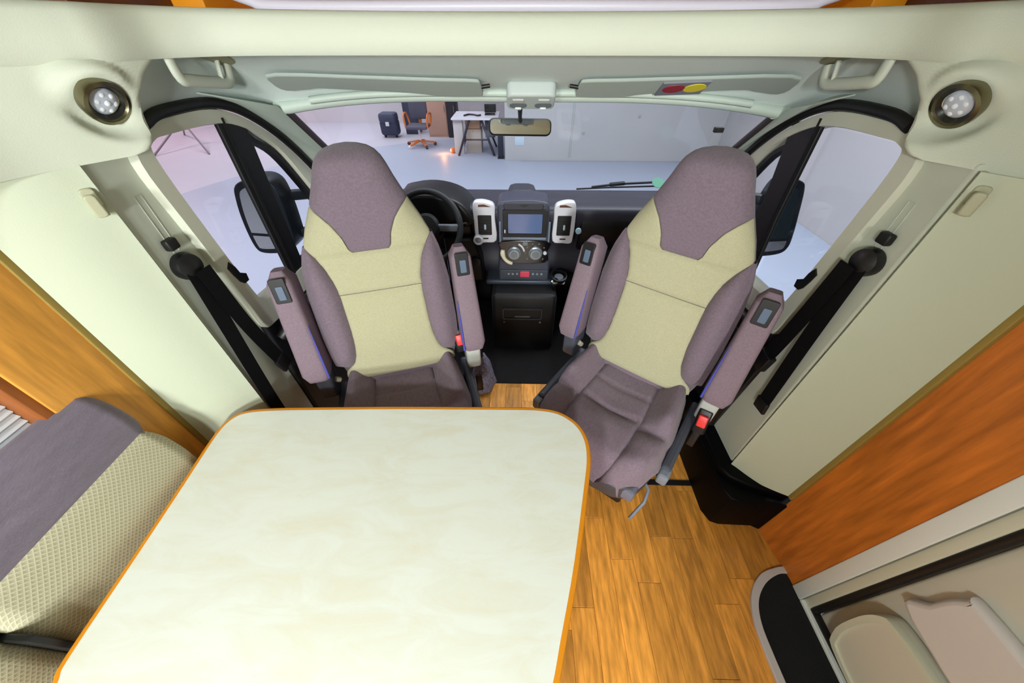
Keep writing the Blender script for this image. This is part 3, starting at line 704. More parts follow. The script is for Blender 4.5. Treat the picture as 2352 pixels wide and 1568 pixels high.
for cx_, lb in ((-.2, 0), (.262, 1)):
    sgn = -1 if lb == 0 else 1
    vo = [tuple(p[:2]) for p in cr([(cx_ + a * 1, b, 0) for a, b in [(-.058 - .006 * (sgn < 0), .985), (-.03, 1.003), (.02, .998), (.058, .975), (.06, .90), (.066 if sgn < 0 else .06, .772), (.0, .757), (-.052, .757), (-.062, .80), (-.064, .90)]], 3, True)]
    if sgn > 0: vo = [(2 * cx_ - a, b) for a, b in vo]
    v_ = prism('air_vent', vo, ST, -.02, .024, silver, db, r=.007)
    prism('vent_slot', rrect(cx_, .866, .080, .118, .006), ST, .018, .0255, black, v_)
    for k in range(6): prism('vent_slat', rrect(cx_, .822 + .0178 * k, .076, .004, .0015), ST, .022, .028, blackp, v_)
    prism('vent_tab', rrect(cx_ + .002, .858, .012, .03, .005), ST, .025, .036, mat('vent_tab_grey', (170, 190, 204), .3), v_, r=.002)
    prism('top_slot', [(cx_ - .035, .972), (cx_ - .032, .984), (cx_ + .0, .986), (cx_ + .04, .972)], ST, .02, .0255, brownw, v_)
    prism('vent_notch', rrect(cx_, .785, .036, .008, .003), ST, .022, .0255, blackp, v_)
ik = lathe('ignition_ring', [(.03, 0), (.03, .02), (.022, .026), (.016, .018), (.001, .018)], ST(-.242, .782, .026), (0, -1, 0), silver, db, 24)
lathe('ignition_button', [(.017, 0), (.016, .004), (.001, .005)], ST(-.242, .782, .044), (0, -1, 0), MATS['knob_silver'], db, 20)
lathe('dash_button', [(.018, 0), (.017, .012), (.001, .015)], ST(.352, .833, .012), (0, -1, 0), mat('pale_button', (176, 208, 222), .35), db, 18)
cp = lathe('cup_holder', [(.05, 0), (.052, .03), (.044, .032), (.04, .005), (.001, .004)], (.262, 1.93, .52), (0, -.25, 1), blackp, db, 22)
lathe('cup_coaster', [(.03, 0.012), (.028, .018), (.001, .018)], (.262, 1.93, .52), (0, -.25, 1), grey_p, db, 16)
lathe('power_socket', [(.024, 0), (.024, .03), (.014, .034), (.012, .02), (.001, .02)], (.235, 1.905, .50), (0, -.5, 1), chrome, db, 18)
lathe('small_knob', [(.01, 0), (.009, .012), (.001, .014)], (.29, 1.90, .505), (0, -.6, 1), silver, db, 12)
kn = prism('knee_panel', [(-.46, .78), (-.28, .78), (-.235, .62), (-.22, .47), (-.46, .47)], 'Y', 1.96, 2.1, dash_d, db, r=.02)
lathe('ignition_lock', [(.03, 0), (.03, .02), (.012, .022), (.001, .022)], (-.27, 1.955, .62), (0, -1, .2), blackp, db, 18)
# lower console between the footwells
lc = thing('floor_console', (CX, 1.9, 0), 'black centre console block under the dashboard between the footwells', 'console')
box('console_body', (-.17, .25), (1.80, 2.3), (.004, .47), mat('console_black', (4, 4, 6), .6), lc, r=.03)
prism('storage_slot', rrect(.03, .335, .24, .07, .01), 'Y', 1.792, 1.81, black, lc, r=.003)
ring('slot_frame', rrect(.03, .335, .26, .09, .012), rrect(.03, .335, .24, .07, .01), 'Y', 1.786, 1.80, mat('console_trim', (34, 36, 42), .35), lc)
prism('slot_bar', rrect(.03, .315, .10, .008, .003), 'Y', 1.786, 1.795, mat('console_bar', (84, 88, 96), .3), lc)
for x in (-.09, .15): lathe('console_screw', [(.008, 0), (.006, .005), (.001, .005)], (x, 1.80, .26), (0, -1, 0), grey_p, lc, 10)
# handbrake gaiter
hb_m = mat('gaiter_weave', (112, 108, 126), .9, var=(70, .5))
hbk = thing('handbrake', (-.215, 1.47, 0), 'grey woven gaiter of the handbrake beside the left seat base', 'handbrake')
V = []; F = []
gl = [(.085, .0), (.10, .03), (.09, .08), (.082, .10), (.07, .15), (.058, .20), (.036, .25), (.02, .27)]
for j, (rr, z) in enumerate(gl):
    for k in range(18):
        a = 2 * PI * k / 18; w_ = 1 + .10 * math.sin(6 * a + j * 1.3); V.append((-.215 + rr * .8 * w_ * math.cos(a), 1.47 + rr * w_ * math.sin(a), .004 + z))
for j in range(len(gl) - 1):
    for k in range(18): F.append((j * 18 + k, j * 18 + (k + 1) % 18, (j + 1) * 18 + (k + 1) % 18, (j + 1) * 18 + k))
F.append(tuple(range(18))); F.append(tuple((len(gl) - 1) * 18 + k for k in range(18)))
mesh('gaiter', V, F, hb_m, hbk)
tube('lever', [(-.215, 1.47, .25), (-.215, 1.44, .32), (-.215, 1.38, .36)], .014, blackp, hbk, 10)
# steering wheel
sw = thing('steering_wheel', (-.47, 1.80, .93), 'black steering wheel half hidden by the left seat', 'steering wheel')
swc = Vector((-.505, 1.80, .915)); tl = math.radians(28)
def SW(r_, a, h=0): return tuple(swc + Vector((r_ * math.cos(a), 0, 0)) + Vector((0, math.sin(tl), math.cos(tl))) * (r_ * math.sin(a)) + Vector((0, -math.cos(tl), math.sin(tl))) * h)
tube('rim', [SW(.185, 2 * PI * k / 48) for k in range(48)], .017, mat('wheel_leather', (30, 34, 38), .5), sw, 12, True)
lathe('hub', [(.07, -.02), (.075, .0), (.06, .02), (.001, .026)], swc, (0, -math.cos(tl), math.sin(tl)), blackp, sw, 24)
for a in (0, PI, -PI / 2 - .35, -PI / 2 + .35): obox('spoke', SW(.05, a, -.005), SW(.18, a, 0), .04, .018, MATS['gloss_black'] if a else grey_p, sw, (0, -1, 0), r=.006)
tube('stalk', [SW(.03, .1, -.06), SW(.19, .12, -.06), SW(.215, .12, -.055)], .009, blackp, sw, 8)
obox('column', tuple(swc + Vector((0, .02, -.01))), (-.505, 2.0, .82), .09, .09, blackp, sw, r=.02)

# ================================================================== cab fittings
for s in (-1, 1):
    vz = thing('sun_visor', (CX + s * .48, 1.40, 1.56), 'grey sun visor folded up above the windscreen, left of the map lights' if s < 0 else 'grey sun visor with a warning label, right of the map lights', 'sun visor', 'sun visors')
    a0, a1 = .165, .82
    vo = [(a0, .0), (a0 + .03, -.012), (.30, -.012), (.42, .004), (.70, .008), (.74, 0), (a1, -.01), (a1 + .02, .03), (a1 - .02, .075), (.5, .095), (.3, .098), (a0 + .02, .098), (a0, .08)]
    vo = [tuple(p[:2]) for p in cr([(a, b, 0) for a, b in vo], 3, True)]
    def VM(a, b, t, s=s):
        x = CX + s * a; y = yhead(x) - .088 - b * .85; return (x, y, zl(x, y) - .008 - t - .12 * (.1 - b))
    vm = mat('visor_vinyl', (164, 174, 168), .7)
    vp = prism('visor_panel', vo, VM, .0, .010, vm, vz, r=.003)
    tube('visor_rod', [VM(a0 + .0, .05, .004), VM(a0 - .03, .05, .0)], .006, blackp, vz, 8)
    if s > 0:
        lbm = prism('warning_label', [(.43 + .145 * k / 8, .006) for k in range(9)] + [(.575 - .145 * k / 8, .088) for k in range(9)], VM, .009, .0155, mat('label_grey', (120, 124, 134), .6), vz)
        for a_, m_ in ((.475, mat('label_red', (150, 30, 44), .5)), (.54, mat('label_yellow', (222, 206, 40), .5))):
            prism('label_sign', [(a_ + .034 * math.cos(2 * PI * k / 20), .052 + .026 * math.sin(2 * PI * k / 20)) for k in range(20)], VM, .012, .0175, m_, lbm)
ml = thing('map_light', (.04, 1.48, 1.53), 'pale grey map light console with two lamps above the rear-view mirror', 'lamp')
def MLm(a, b, t): y = 1.505 - b * .75; return (.036 + a, y - t * .35, 1.532 + b * .45 - t)
mlh = prism('housing', rrect(0, .03, .17, .115, .02), MLm, -.02, .022, mat('console_grey', (186, 196, 194), .5), ml, r=.008)
for x in (-.045, .045):
    lp = prism('lamp_well', rrect(x, .012, .062, .042, .018), MLm, .018, .024, mat('well_grey', (112, 122, 128), .5), ml, r=.002)
    prism('lamp_lens', rrect(x, -.006, .024, .012, .005), MLm, .022, .029, mat('lens_white', (220, 226, 226), .2), lp, r=.003)
    prism('lamp_switch', rrect(x, .052, .04, .022, .004), MLm, .018, .026, lgrey, ml, r=.002)
rv = thing('rear_view_mirror', (.0, 1.74, 1.37), 'wide rear-view mirror hanging from the windscreen centre on a black stalk', 'mirror')
rvn = Vector((.06, -.95, .27)).normalized()
def RV(a, b, t): x_ = Vector((1, .10, -.028)).normalized(); up = rvn.cross(x_) * -1; up = up if up.z > 0 else -up; return tuple(Vector((.0, 1.74, 1.402)) + x_ * a + up * b + rvn * t)
prism('mirror_housing', rrect(0, 0, .275, .066, .022), RV, -.03, .004, blackp, rv, r=.008)
prism('mirror_face', rrect(0, 0, .262, .055, .018), RV, .003, .0055, mirror_m, rv)
tube('mirror_stalk', [(.0, 1.76, 1.40), (-.002, 1.735, 1.44), (-.002, 1.66, 1.50)], [.014, .008, .012], black, rv, 10)
for s, lb in ((-1, 'left'), (1, 'right')):
    g_ = thing('grab_handle', (s * .82, 1.1, 1.62), 'cream grab handle in the cab headliner beside the %s lamp panel' % lb, 'handle', 'cab grab handles')
    base = [(s * .80 + (.03 if s > 0 else 0), y, zl(s * .80, y) - .006) for y in (.90, 1.0, 1.1, 1.17)]
    hx = lambda y: s * .878 + (.012 if s > 0 else 0)
    P = [(hx(0), 1.09, 1.67), (hx(0), 1.095, 1.626), (hx(0), 1.13, 1.617), (hx(0), 1.21, 1.606), (hx(0), 1.275, 1.602), (hx(0), 1.295, 1.64)]
    tube('grip', cr(P, 5), .015, pillar_m, g_, 10, flat=.62)
    obox('handle_foot', (hx(0), 1.245, 1.606), (hx(0) - s * .004, 1.255, 1.655), .014, .01, pillar_m, g_)
    V_ = rrect(0, 0, .05, .17, .024)
    prism('recess_cup', [(hx(0) + a - s * .012, 1.215 + b) for a, b in V_], lambda a, b, t: (a, b, zl(a, b) - t), -.004, .003, mat('recess_plastic', (150, 150, 122), .7), g_)

# reading lamps on the lamp panels
for s, lb in ((-1, 'left'), (1, 'right')):
    px = lerp([(b, a) for a, b, _ in plan], .905); c = Vector((px + .014, .903, LZ - .003))
    ax = Vector((.87, -.24, -.44)).normalized()
    if s > 0: c = Vector(mx(c)); ax.x = -ax.x
    r_ = thing('reading_lamp', c, 'round bronze-rimmed reading lamp set in the %s lamp panel' % lb, 'lamp', 'reading lamps')
    lathe('bezel', [(.036, -.012), (.043, -.014), (.046, .0), (.045, .010), (.038, .012), (.034, .005), (.033, -.012), (.036, -.016), (.036, -.012)], c, ax, bronze, r_, 36, cap=False)
    lathe('reflector', [(.037, .008), (.033, .006), (.026, -.004), (.02, -.008), (.001, -.008)], c, ax, mat('reflector_dark', (52, 54, 50), .25, .6), r_, 32, cap=False)
    ln = lathe('lens', [(.0275, -.008), (.0275, .000), (.022, .005), (.012, .007), (.001, .0075)], c, ax, mat('led_lens', (196, 204, 220), .2, coat=.5), r_, 24)
    u = ax.orthogonal().normalized(); w = ax.cross(u)
    for k in range(7):
        a = 2 * PI * k / 6; q = .0165 if k < 6 else 0
        lathe('led', [(.0062, 0), (.0055, .0025), (.003, .004), (.001, .0045)], c + ax * .0035 * (1 if k < 6 else 1.9) + (u * math.cos(a) + w * math.sin(a)) * q, ax, mat('led_white', (236, 240, 250), .08), ln, 10)
# coat hooks
for s, lb in ((-1, 'left'), (1, 'right')):
    h0 = Vector((-.976, .780, 1.43)) if s < 0 else Vector((.977, .772, 1.452))
    nrm = Vector((-s * .72, -.69, 0)).normalized(); sd = Vector((0, 0, 1)).cross(nrm)
    hk = thing('coat_hook', h0, 'small %s coat hook on the cream lining below the %s lamp panel' % ('cream' if s < 0 else 'shaded olive', lb), 'hook', 'coat hooks')
    hm = mat('hook_plastic', (176, 176, 148), .4)
    fn = lambda a, b, t: tuple(h0 + sd * a + Vector((0, 0, b)) + nrm * t)
    prism('back_plate', rrect(0, 0, .026, .05, .008), fn, -.03, .006, hm, hk, r=.003)
    prism('hook_arm', [(-.011, -.03), (.011, -.03), (.011, -.012), (-.011, -.012)], fn, .0, .034, hm, hk, r=.004)
    prism('hook_tip', rrect(0, -.006, .022, .05, .008), fn, .028, .038, hm, hk, r=.004)
# seat belts
for s, lb in ((-1, 'left'), (1, 'right')):
    X_ = -.973 if s < 0 else .968
    b_ = thing('seat_belt', (X_, .88, 1.2), 'black seat belt hanging from the %s cab pillar' % lb, 'seat belt', 'cab seat belts')
    q = Vector((X_ - s * .015, .863, 1.212 if s < 0 else 1.248))
    lathe('anchor_cover', [(.038, -.012), (.04, .0), (.034, .016), (.02, .024), (.001, .026)], q, (-s, -.15, .1), blackp, b_, 24)
    box('height_button', tuple(sorted((X_ - s * .002, X_ - s * .024))), (.845, .88), (q.z + .052, q.z + .083), black, b_, r=.006)
    def strap(nm, pts, w=.046):
        P = cr(pts, 8); V = []; F = []
        for i3, p in enumerate(P):
            d = (P[min(i3 + 1, len(P) - 1)] - P[max(i3 - 1, 0)]).normalized(); nx = Vector((-s, -.25, 0)); sd = d.cross(nx).normalized()
            nn = sd.cross(d).normalized() * .0012
            V += [p - sd * w / 2 - nn, p + sd * w / 2 - nn, p + sd * w / 2 + nn, p - sd * w / 2 + nn]
        for i3 in range(len(P) - 1):
            for k in range(4): F.append((4 * i3 + k, 4 * i3 + (k + 1) % 4, 4 * i3 + 4 + (k + 1) % 4, 4 * i3 + 4 + k))
        F.append((0, 1, 2, 3)); F.append(tuple(4 * (len(P) - 1) + k for k in range(4)))
        return mesh(nm, V, F, belt_m, b_)
    x1 = X_ - s * .035; x2 = X_ - s * .05
    if s < 0:
        strap('webbing', [(x1, .855, 1.2), (x1, .832, .96), (x1, .812, .72), (x1, .80, .50)])
        strap('webbing', [(x2, .868, 1.2), (x2, .886, .99), (x2, .918, .81), (x2, .932, .755)])
        obox('belt_tongue', (x2, .922, .78), (x2, .94, .715), .055, .016, blackp, b_, (1, 0, 0))
    else:
        strap('webbing', [(x1, .856, 1.235), (x1, .846, 1.01), (x1, .832, .77), (x1, .826, .66)])
        strap('webbing', [(x2, .872, 1.235), (x2, .888, 1.06), (x2, .905, .91), (x2, .92, .81)])
        obox('belt_end', (x1, .83, .685), (x1, .824, .635), .06, .014, black, b_, (1, 0, 0))
        obox('belt_stalk', (x2, .918, .84), (x2, .965, .34), .035, .02, blackp, b_, (1, 0, 0))
        obox('belt_tongue', (x2, .915, .845), (x2, .928, .77), .06, .03, blackp, b_, (1, 0, 0))

# exterior mirrors
for s, lb in ((-1, 'left'), (1, 'right')):
    if s < 0: o = [(-1.215, 1.225), (-1.12, 1.258), (-1.05, 1.25), (-1.028, 1.19), (-1.04, 1.03), (-1.06, .96), (-1.12, .92), (-1.24, .905), (-1.28, .935), (-1.275, 1.05), (-1.25, 1.16)]
    else: o = [(1.10, 1.262), (1.155, 1.258), (1.185, 1.225), (1.225, 1.11), (1.25, 1.03), (1.262, .965), (1.235, .93), (1.14, .922), (1.08, .94), (1.06, 1.05), (1.065, 1.2)]
    o = [tuple(p[:2]) for p in cr([(a, b, 0) for a, b in o], 4, True)]
    mcx = sum(p[0] for p in o) / len(o)
    em = thing('wing_mirror', (mcx, 1.5, .9), 'black wing mirror with upper and lower glass outside the %s cab window' % lb, 'mirror', 'wing mirrors')
    fn = lambda a, b, t: (a, 1.5 + t + (a - mcx) * (-.12 if s < 0 else .12), b)
    hs = prism('shell', o, fn, .0, .10, mat('mirror_shell', (18, 28, 36), .4), em, r=.006)
    def cut(poly, f, keep):      # clip a polygon by a horizontal line
        out = []
        for i4 in range(len(poly)):
            a, b = poly[i4], poly[(i4 + 1) % len(poly)]; ia = (a[1] > f) == keep; ib = (b[1] > f) == keep
            if ia: out.append(a)
            if ia != ib: t = (f - a[1]) / (b[1] - a[1]); out.append((a[0] + (b[0] - a[0]) * t, f))
        return out
    inn = inset(o, .027)
    mg = mirror_m if s < 0 else mat('dark_mirror', (92, 112, 116), .08, 1)
    prism('main_glass', cut(inn, 1.012, True), fn, -.003, .01, mg, em)
    prism('wide_glass', cut(inn, .998, False), fn, -.003, .01, mirror_m, em)
    for z0 in (1.165, .99): obox('mirror_arm', (mcx - s * .09, 1.56, z0), (s * .985, 1.68, z0 - .03), .05, .045, mat('mirror_arm', (36, 46, 54), .45), em, r=.012)
# wiper
wp = thing('wiper', (.75, 2.42, .95), 'black wiper arm lying along the bottom of the windscreen on the right', 'wiper')
tube('wiper_arm', [(.50, 2.50, .905), (.68, 2.49, .93), (.96, 2.46, .955)], .008, black, wp, 8)
obox('wiper_pivot', (.62, 2.49, .925), (.72, 2.485, .937), .03, .02, blackp, wp)
tube('wiper_blade', [(.40, 2.52, .885), (.62, 2.51, .90), (.95, 2.47, .925)], .006, black, wp, 8)

# ================================================================== right side: wood surround, step, door, black sill box
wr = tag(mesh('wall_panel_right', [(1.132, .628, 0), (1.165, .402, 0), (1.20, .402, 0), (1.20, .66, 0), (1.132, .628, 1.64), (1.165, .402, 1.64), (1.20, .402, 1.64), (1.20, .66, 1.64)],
        [(0, 1, 2, 3), (4, 5, 6, 7), (0, 1, 5, 4), (1, 2, 6, 5), (2, 3, 7, 6), (3, 0, 4, 7)], shaded_wood, smooth=0), kind='structure')
box('gap_shade_strip', (1.118, 1.136), (.624, .642), (.30, 1.66), MATS['olive_strip'], wr, r=.003)
sb = thing('sill_box', (1.0, .85, 0), 'black moulded plastic sill box at the foot of the right cab pillar', 'box')
so = [(.892, .70), (.892, 1.32), (1.2, 1.32), (1.2, .64), (1.128, .618), (1.10, .632), (.95, .636), (.915, .648)]
prism('lower_box', so, 'Z', 0, .25, mat('sill_plastic', (4, 4, 6), .5, spec=.1), sb, r=.008)
prism('sill_top', [(.90, .78), (.90, 1.3), (1.2, 1.3), (1.2, .68), (1.15, .66), (1.13, .648), (1.0, .69), (.93, .73)], 'Z', .24, .285, MATS['sill_plastic'], sb, r=.012)
# step well with mat
st = thing('step_well', (1.07, .25, 0), 'rounded black carpeted entrance step with pale trim beside the door', 'step')
so_o = [(1.162, .468), (1.123, .464), (1.046, .438), (.978, .376), (.942, .29), (.935, .186), (.938, .05), (.945, -.45)]
so_i = [(1.162, .442), (1.12, .438), (1.05, .404), (.992, .345), (.966, .272), (.964, .18), (.968, .05), (.975, -.45)]
O = [tuple(p[:2]) for p in cr([(a, b, 0) for a, b in so_o], 6)]; I = [tuple(p[:2]) for p in cr([(a, b, 0) for a, b in so_i], 6)]
prism('step_trim', O + I[::-1], 'Z', -.01, .012, mat('step_trim_grey', (196, 190, 190), .4), st, r=.003)
prism('step_mat', I + [(1.16, -.45)], 'Z', -.02, .004, mat_black, st)
# entrance door
d3 = thing('door_3', (1.18, 0, 0), None, None, kind='structure')
box('door_jamb', (1.160, 1.25), (.352, .402), (.0, 1.66), white_p, d3, r=.004)
box('jamb_step', (1.172, 1.25), (.322, .354), (.0, 1.66), mat('jamb_cream', (204, 206, 186), .5), d3, r=.004)
box('jamb_groove', (1.163, 1.175), (.351, .355), (.0, 1.66), mat('groove_grey', (128, 130, 124), .6), d3, r=.001)
tube('door_seal', [(1.185, .313, .035), (1.185, .313, .4), (1.185, .313, 1.0), (1.185, .313, 1.66)], .013, black, d3, 10)
box('door_leaf', (1.20, 1.25), (-.55, .305), (.02, 1.9), mat('door_leaf_plastic', (206, 206, 192), .5), d3, r=.01)
box('door_sill', (1.160, 1.21), (-.55, .352), (-.005, .018), white_p, d3, r=.004)
box('sill_seal', (1.175, 1.2), (-.55, .32), (.016, .028), black, d3, r=.003)
# pocket and moulding on the door leaf
prism('door_pocket', [tuple(p[:2]) for p in cr([(a, b, 0) for a, b in [(.235, .12), (.255, .26), (.245, .36), (.20, .395), (.0, .41), (-.3, .41), (-.42, .36), (-.42, .12), (-.3, .07), (.15, .07)]], 4, True)], 'X', 1.205, 1.15, mat('pocket_plastic', (206, 204, 188), .45), d3, r=.02)
ring('pocket_rim', [tuple(p[:2]) for p in cr([(a, b, 0) for a, b in [(.235, .12), (.255, .26), (.245, .36), (.20, .395), (.0, .41), (-.3, .41), (-.42, .36), (-.42, .12), (-.3, .07), (.15, .07)]], 4, True)],
     [tuple(p[:2]) for p in cr([(a, b, 0) for a, b in [(.215, .13), (.235, .26), (.225, .345), (.19, .375), (.0, .39), (-.3, .39), (-.4, .345), (-.4, .13), (-.29, .09), (.14, .09)]], 4, True)], 'X', 1.142, 1.17, MATS['jamb_cream'], d3, r=.003)
prism('door_bin', [tuple(p[:2]) for p in cr([(a, b, 0) for a, b in [(.225, .43), (.245, .52), (.235, .62), (.18, .65), (-.3, .66), (-.42, .6), (-.42, .45), (-.3, .42)]], 4, True)], 'X', 1.205, 1.165, mat('bin_plastic', (212, 208, 206), .35), d3, r=.015)
box('door_mould', (1.19, 1.205), (-.5, .24), (.80, .83), MATS['jamb_cream'], d3, r=.005)

# ================================================================== over-cab area at the very top
oc = thing('over_cab_storage', (CX, 1.4, 1.75), 'honey wood over-cab storage front with dark recesses above the fascia', 'cabinet')
box('shelf_board', (CX - 1.15, CX + 1.15), (1.33, 1.56), (1.735, 1.748), mat('shelf_white', (196, 188, 202), .5), oc, r=.003)
box('back_board', (CX - 1.15, CX + 1.15), (1.56, 1.60), (1.748, 2.06), orange, oc, r=.003)
for x0, x1 in ((-.62, -.46), (.50, .66)): box('dark_recess', (x0, x1), (1.545, 1.562), (1.76, 2.0), black, oc, r=.003)
for s in (-1, 1): box('side_cupboard', tuple(sorted((CX + s * 1.13, CX + s * .99))), (1.0, 1.55), (1.75, 2.05), brownw, oc, r=.004); 
for s in (-1, 1): box('cupboard_stile', tuple(sorted((CX + s * .99, CX + s * .90))), (1.30, 1.55), (1.75, 2.05), edge_o, oc, r=.004)
sk = tag(tube('skylight_rim', cr([(CX - .98, 1.27, 1.90), (CX - .88, 1.27, 1.825), (CX - .76, 1.27, 1.778), (CX - .64, 1.27, 1.7635), (CX, 1.27, 1.7635), (CX + .64, 1.27, 1.7635), (CX + .76, 1.27, 1.778), (CX + .88, 1.27, 1.825), (CX + .98, 1.27, 1.90)], 6), .0135, mat('rim_white', (206, 200, 216), .4), None, 14),
     'pale lavender rounded rim of the roof opening above the cream fascia', 'rim')

# ================================================================== hall furniture
ds = thing('work_desk', (-1.05, 9.7, GZ), 'white-topped trestle desk in the hall with dark crossed legs', 'desk')
box('desk_top', (-1.62, -.52), (9.35, 10.3), (.14, .175), mat('desk_white', (232, 234, 246), .35), ds, r=.005)
dk = mat('trestle_dark', (48, 46, 58), .5)
for (a, b) in (((-1.50, 9.3, GZ), (-1.2, 9.42, .14)), ((-.62, 9.3, GZ), (-.92, 9.42, .14)), ((-1.50, 10.2, GZ), (-1.2, 10.1, .14)), ((-.62, 10.2, GZ), (-.92, 10.1, .14))):
    obox('leg', a, b, .045, .045, dk, ds)
obox('crossbar', (-1.36, 9.36, -.26), (-.76, 9.36, -.26), .03, .03, dk, ds)
tag(tube('cable_coil', cr([(-1.34, 9.6, .194), (-1.25, 9.75, .194), (-1.12, 9.72, .194), (-1.02, 9.62, .194), (-.95, 9.68, .194)], 6), .018, dk, None, 8), 'dark cable lying on the white hall desk', 'cable')
lt = thing('desk_device', (-.75, 9.85, .175), 'small dark device at the right end of the white hall desk', 'device')
box('device_base', (-.86, -.62), (9.75, 9.95), (.175, .20), blackp, lt); obox('device_screen', (-.86, 9.96, .20), (-.86, 10.02, .36), .015, .02, blackp, lt); box('device_panel', (-.88, -.60), (9.97, 9.99), (.2, .37), blackp, lt)
card = mat('cardboard', (206, 160, 124), .8)
for (x0, x1, y0, y1, z0, z1, lb, m_) in ((-1.60, -1.38, 9.45, 9.6, GZ, .13, 'tall pale board under the left end of the hall desk', mat('pale_board', (206, 200, 200), .7)),
                               (-1.33, -.98, 9.62, 10.0, -.08, .10, 'orange-brown carton under the white hall desk, upper one', card),
                               (-1.33, -.96, 9.6, 10.05, GZ, -.09, 'pale brown carton standing on the floor under the hall desk', mat('pale_cardboard', (186, 170, 160), .8)),
                               (-.86, -.62, 9.7, 9.95, -.28, .12, 'dark boxy case under the right end of the hall desk', mat('case_dark', (66, 70, 92), .6))):
    t_ = thing('carton' if 'carton' in lb else ('board' if 'board' in lb else 'case'), ((x0 + x1) / 2, (y0 + y1) / 2, z0), lb, 'carton' if 'carton' in lb else ('board' if 'board' in lb else 'case'))
    box('body', (x0, x1), (y0, y1), (z0, z1), m_, t_, r=.006)
    if 'carton' in lb: box('tape', ((x0 + x1) / 2 - .025, (x0 + x1) / 2 + .025), (y0 - .002, y1 + .002), (z1 - .06, z1 + .002), mat('tape', (190, 160, 120), .4), t_, r=.001)
sp_ = thing('panel_column', (-.47, 9.15, GZ), 'narrow black upright column beside the pale hall wall', 'column'); box('column', (-.52, -.40), (9.05, 9.25), (GZ, .12), mat('column_dark', (30, 34, 50), .5), sp_, r=.01); box('foot', (-.53, -.39), (9.03, 9.27), (GZ, GZ + .03), black, sp_)
# cabinets by the far wall
for (x0, x1, y0, z1, lb, m_) in ((-2.62, -2.06, 11.3, .75, 'pinkish-brown wooden cabinet by the hall back wall', mat('cab_brown', (196, 158, 140), .6)),
                           (-2.04, -1.78, 11.2, .75, 'narrow black cabinet between the brown cabinet and the hall desk', mat('cab_black', (40, 38, 50), .5)),
                           (-3.36, -3.0, 11.6, .75, 'tall dark slate cabinet behind the hall office chair', mat('cab_slate', (60, 66, 88), .6))):
    t_ = thing('cabinet', ((x0 + x1) / 2, y0 + .25, GZ), lb, 'cabinet')
    box('carcass', (x0, x1), (y0, y0 + .5), (GZ, z1), m_, t_, r=.008); box('door', (x0 + .015, x1 - .015), (y0 - .012, y0 + .002), (GZ + .05, z1 - .03), m_, t_, r=.004)
    box('handle', (x1 - .06, x1 - .045), (y0 - .03, y0 - .01), (.0, .16), grey_p, t_, r=.003)
bg = thing('trolley_bag', (-3.62, 11.3, GZ), 'dark blue-black wheeled bag standing on the hall floor left of the chair', 'bag')
bgm = mat('bag_fabric', (48, 54, 78), .6)
box('bag_body', (-3.95, -3.45), (11.1, 11.45), (GZ + .05, GZ + .45), bgm, bg, r=.08, c=.08); box('bag_flap', (-3.94, -3.46), (11.07, 11.46), (GZ + .36, GZ + .60), mat('bag_flap', (62, 68, 92), .6), bg, r=.07, c=.08)
box('bag_clasp', (-3.75, -3.65), (11.05, 11.08), (GZ + .30, GZ + .40), silver, bg, r=.01)
for x in (-3.86, -3.54): lathe('wheel', [(.05, -.02), (.05, .02), (.001, .02)], (x, 11.2, GZ + .05), (1, 0, 0), black, bg, 16)
ch = thing('office_chair', (-2.62, 10.2, GZ), 'orange-framed office chair with dark seat on castors in the hall', 'chair')
orf = mat('chair_orange', (206, 116, 52), .4); cc = Vector((-2.62, 10.2, GZ))
lathe('column', [(.03, .12), (.03, .40), (.07, .42)], cc, (0, 0, 1), silver, ch, 14)
for k in range(5):
    a = 2 * PI * k / 5 + .3; d = Vector((math.cos(a), math.sin(a), 0))
    obox('base_arm', cc + Vector((0, 0, .14)), cc + d * .36 + Vector((0, 0, .08)), .05, .035, orf, ch)
    lathe('castor', [(.04, -.02), (.045, 0), (.04, .02), (.001, .02)], cc + d * .37 + Vector((0, 0, .045)), d.cross(Vector((0, 0, 1))), silver if k % 2 else dk, ch, 14)
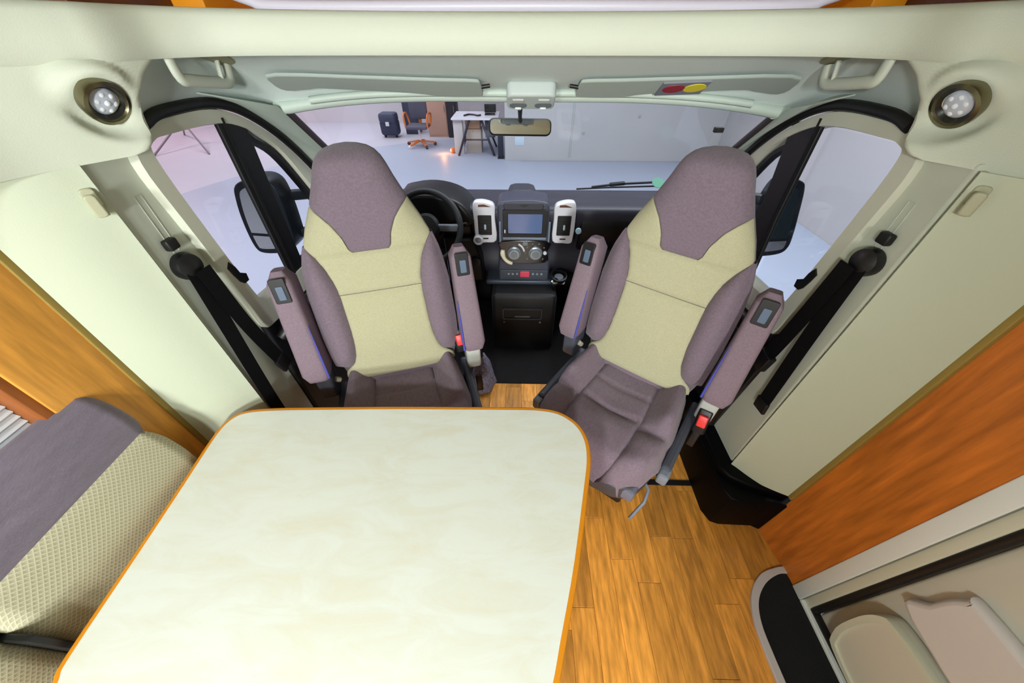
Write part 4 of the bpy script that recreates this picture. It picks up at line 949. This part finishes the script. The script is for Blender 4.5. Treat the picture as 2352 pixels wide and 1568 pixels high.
box('seat_pad', (cc.x - .27, cc.x + .27), (9.95, 10.45), (GZ + .42, GZ + .50), mat('chair_pad', (86, 86, 104), .7), ch, r=.03, c=.06)
box('back_pad', (cc.x - .24, cc.x + .22), (10.43, 10.50), (GZ + .58, GZ + 1.12), MATS['chair_pad'], ch, r=.03, c=.03)
for s in (-1, 1): tube('arm_frame', cr([(cc.x + s * .26, 10.42, GZ + .44), (cc.x + s * .31, 10.40, GZ + .70), (cc.x + s * .30, 10.05, GZ + .72), (cc.x + s * .27, 10.02, GZ + .44)], 5), .025, orf, ch, 8)
obox('back_frame', (cc.x, 10.47, GZ + .40), (cc.x, 10.52, GZ + .95), .08, .03, orf, ch, (0, 1, 0))
# warm work lamp on the floor behind the desk board
wlamp = thing('floor_lamp', (-1.68, 9.55, GZ), 'small warm spot lamp on the hall floor beside the desk', 'lamp')
lathe('lamp_body', [(.03, 0), (.05, .02), (.05, .10), (.04, .12), (.001, .12)], (-1.68, 9.55, GZ), (0, 0, 1), orf, wlamp, 14)
lathe('lamp_bulb', [(.03, 0), (.03, .01), (.001, .02)], (-1.72, 9.53, GZ + .07), (-1, -.3, 0), mat('bulb', (255, 190, 110), .3, emit=6), wlamp, 12)
pl = bpy.data.lights.new('floor_lamp_light', 'POINT'); pl.energy = 5; pl.color = (1, .36, .1); pl.shadow_soft_size = .05
po = bpy.data.objects.new('floor_lamp_light', pl); C.objects.link(po); po.location = (-1.9, 9.45, GZ + .16)
# light stand seen through the left window
ls = thing('light_stand', (-8.4, 9.3, GZ), 'grey tripod light stand on the pink-lit hall floor through the left cab window', 'tripod')
lsm = mat('stand_grey', (110, 100, 108), .5); top = Vector((-8.9, 10.4, GZ + .55))
for e in ((-8.95, 9.05, GZ), (-7.72, 9.3, GZ), (-9.9, 11.4, GZ)): obox('leg', top, e, .035, .035, lsm, ls)
obox('pole', top + Vector((0, 0, -.1)), top + Vector((0, 0, 1.9)), .045, .045, lsm, ls)
lathe('collar', [(.05, -.08), (.06, 0), (.05, .08)], top, (0, 0, 1), lsm, ls, 14)
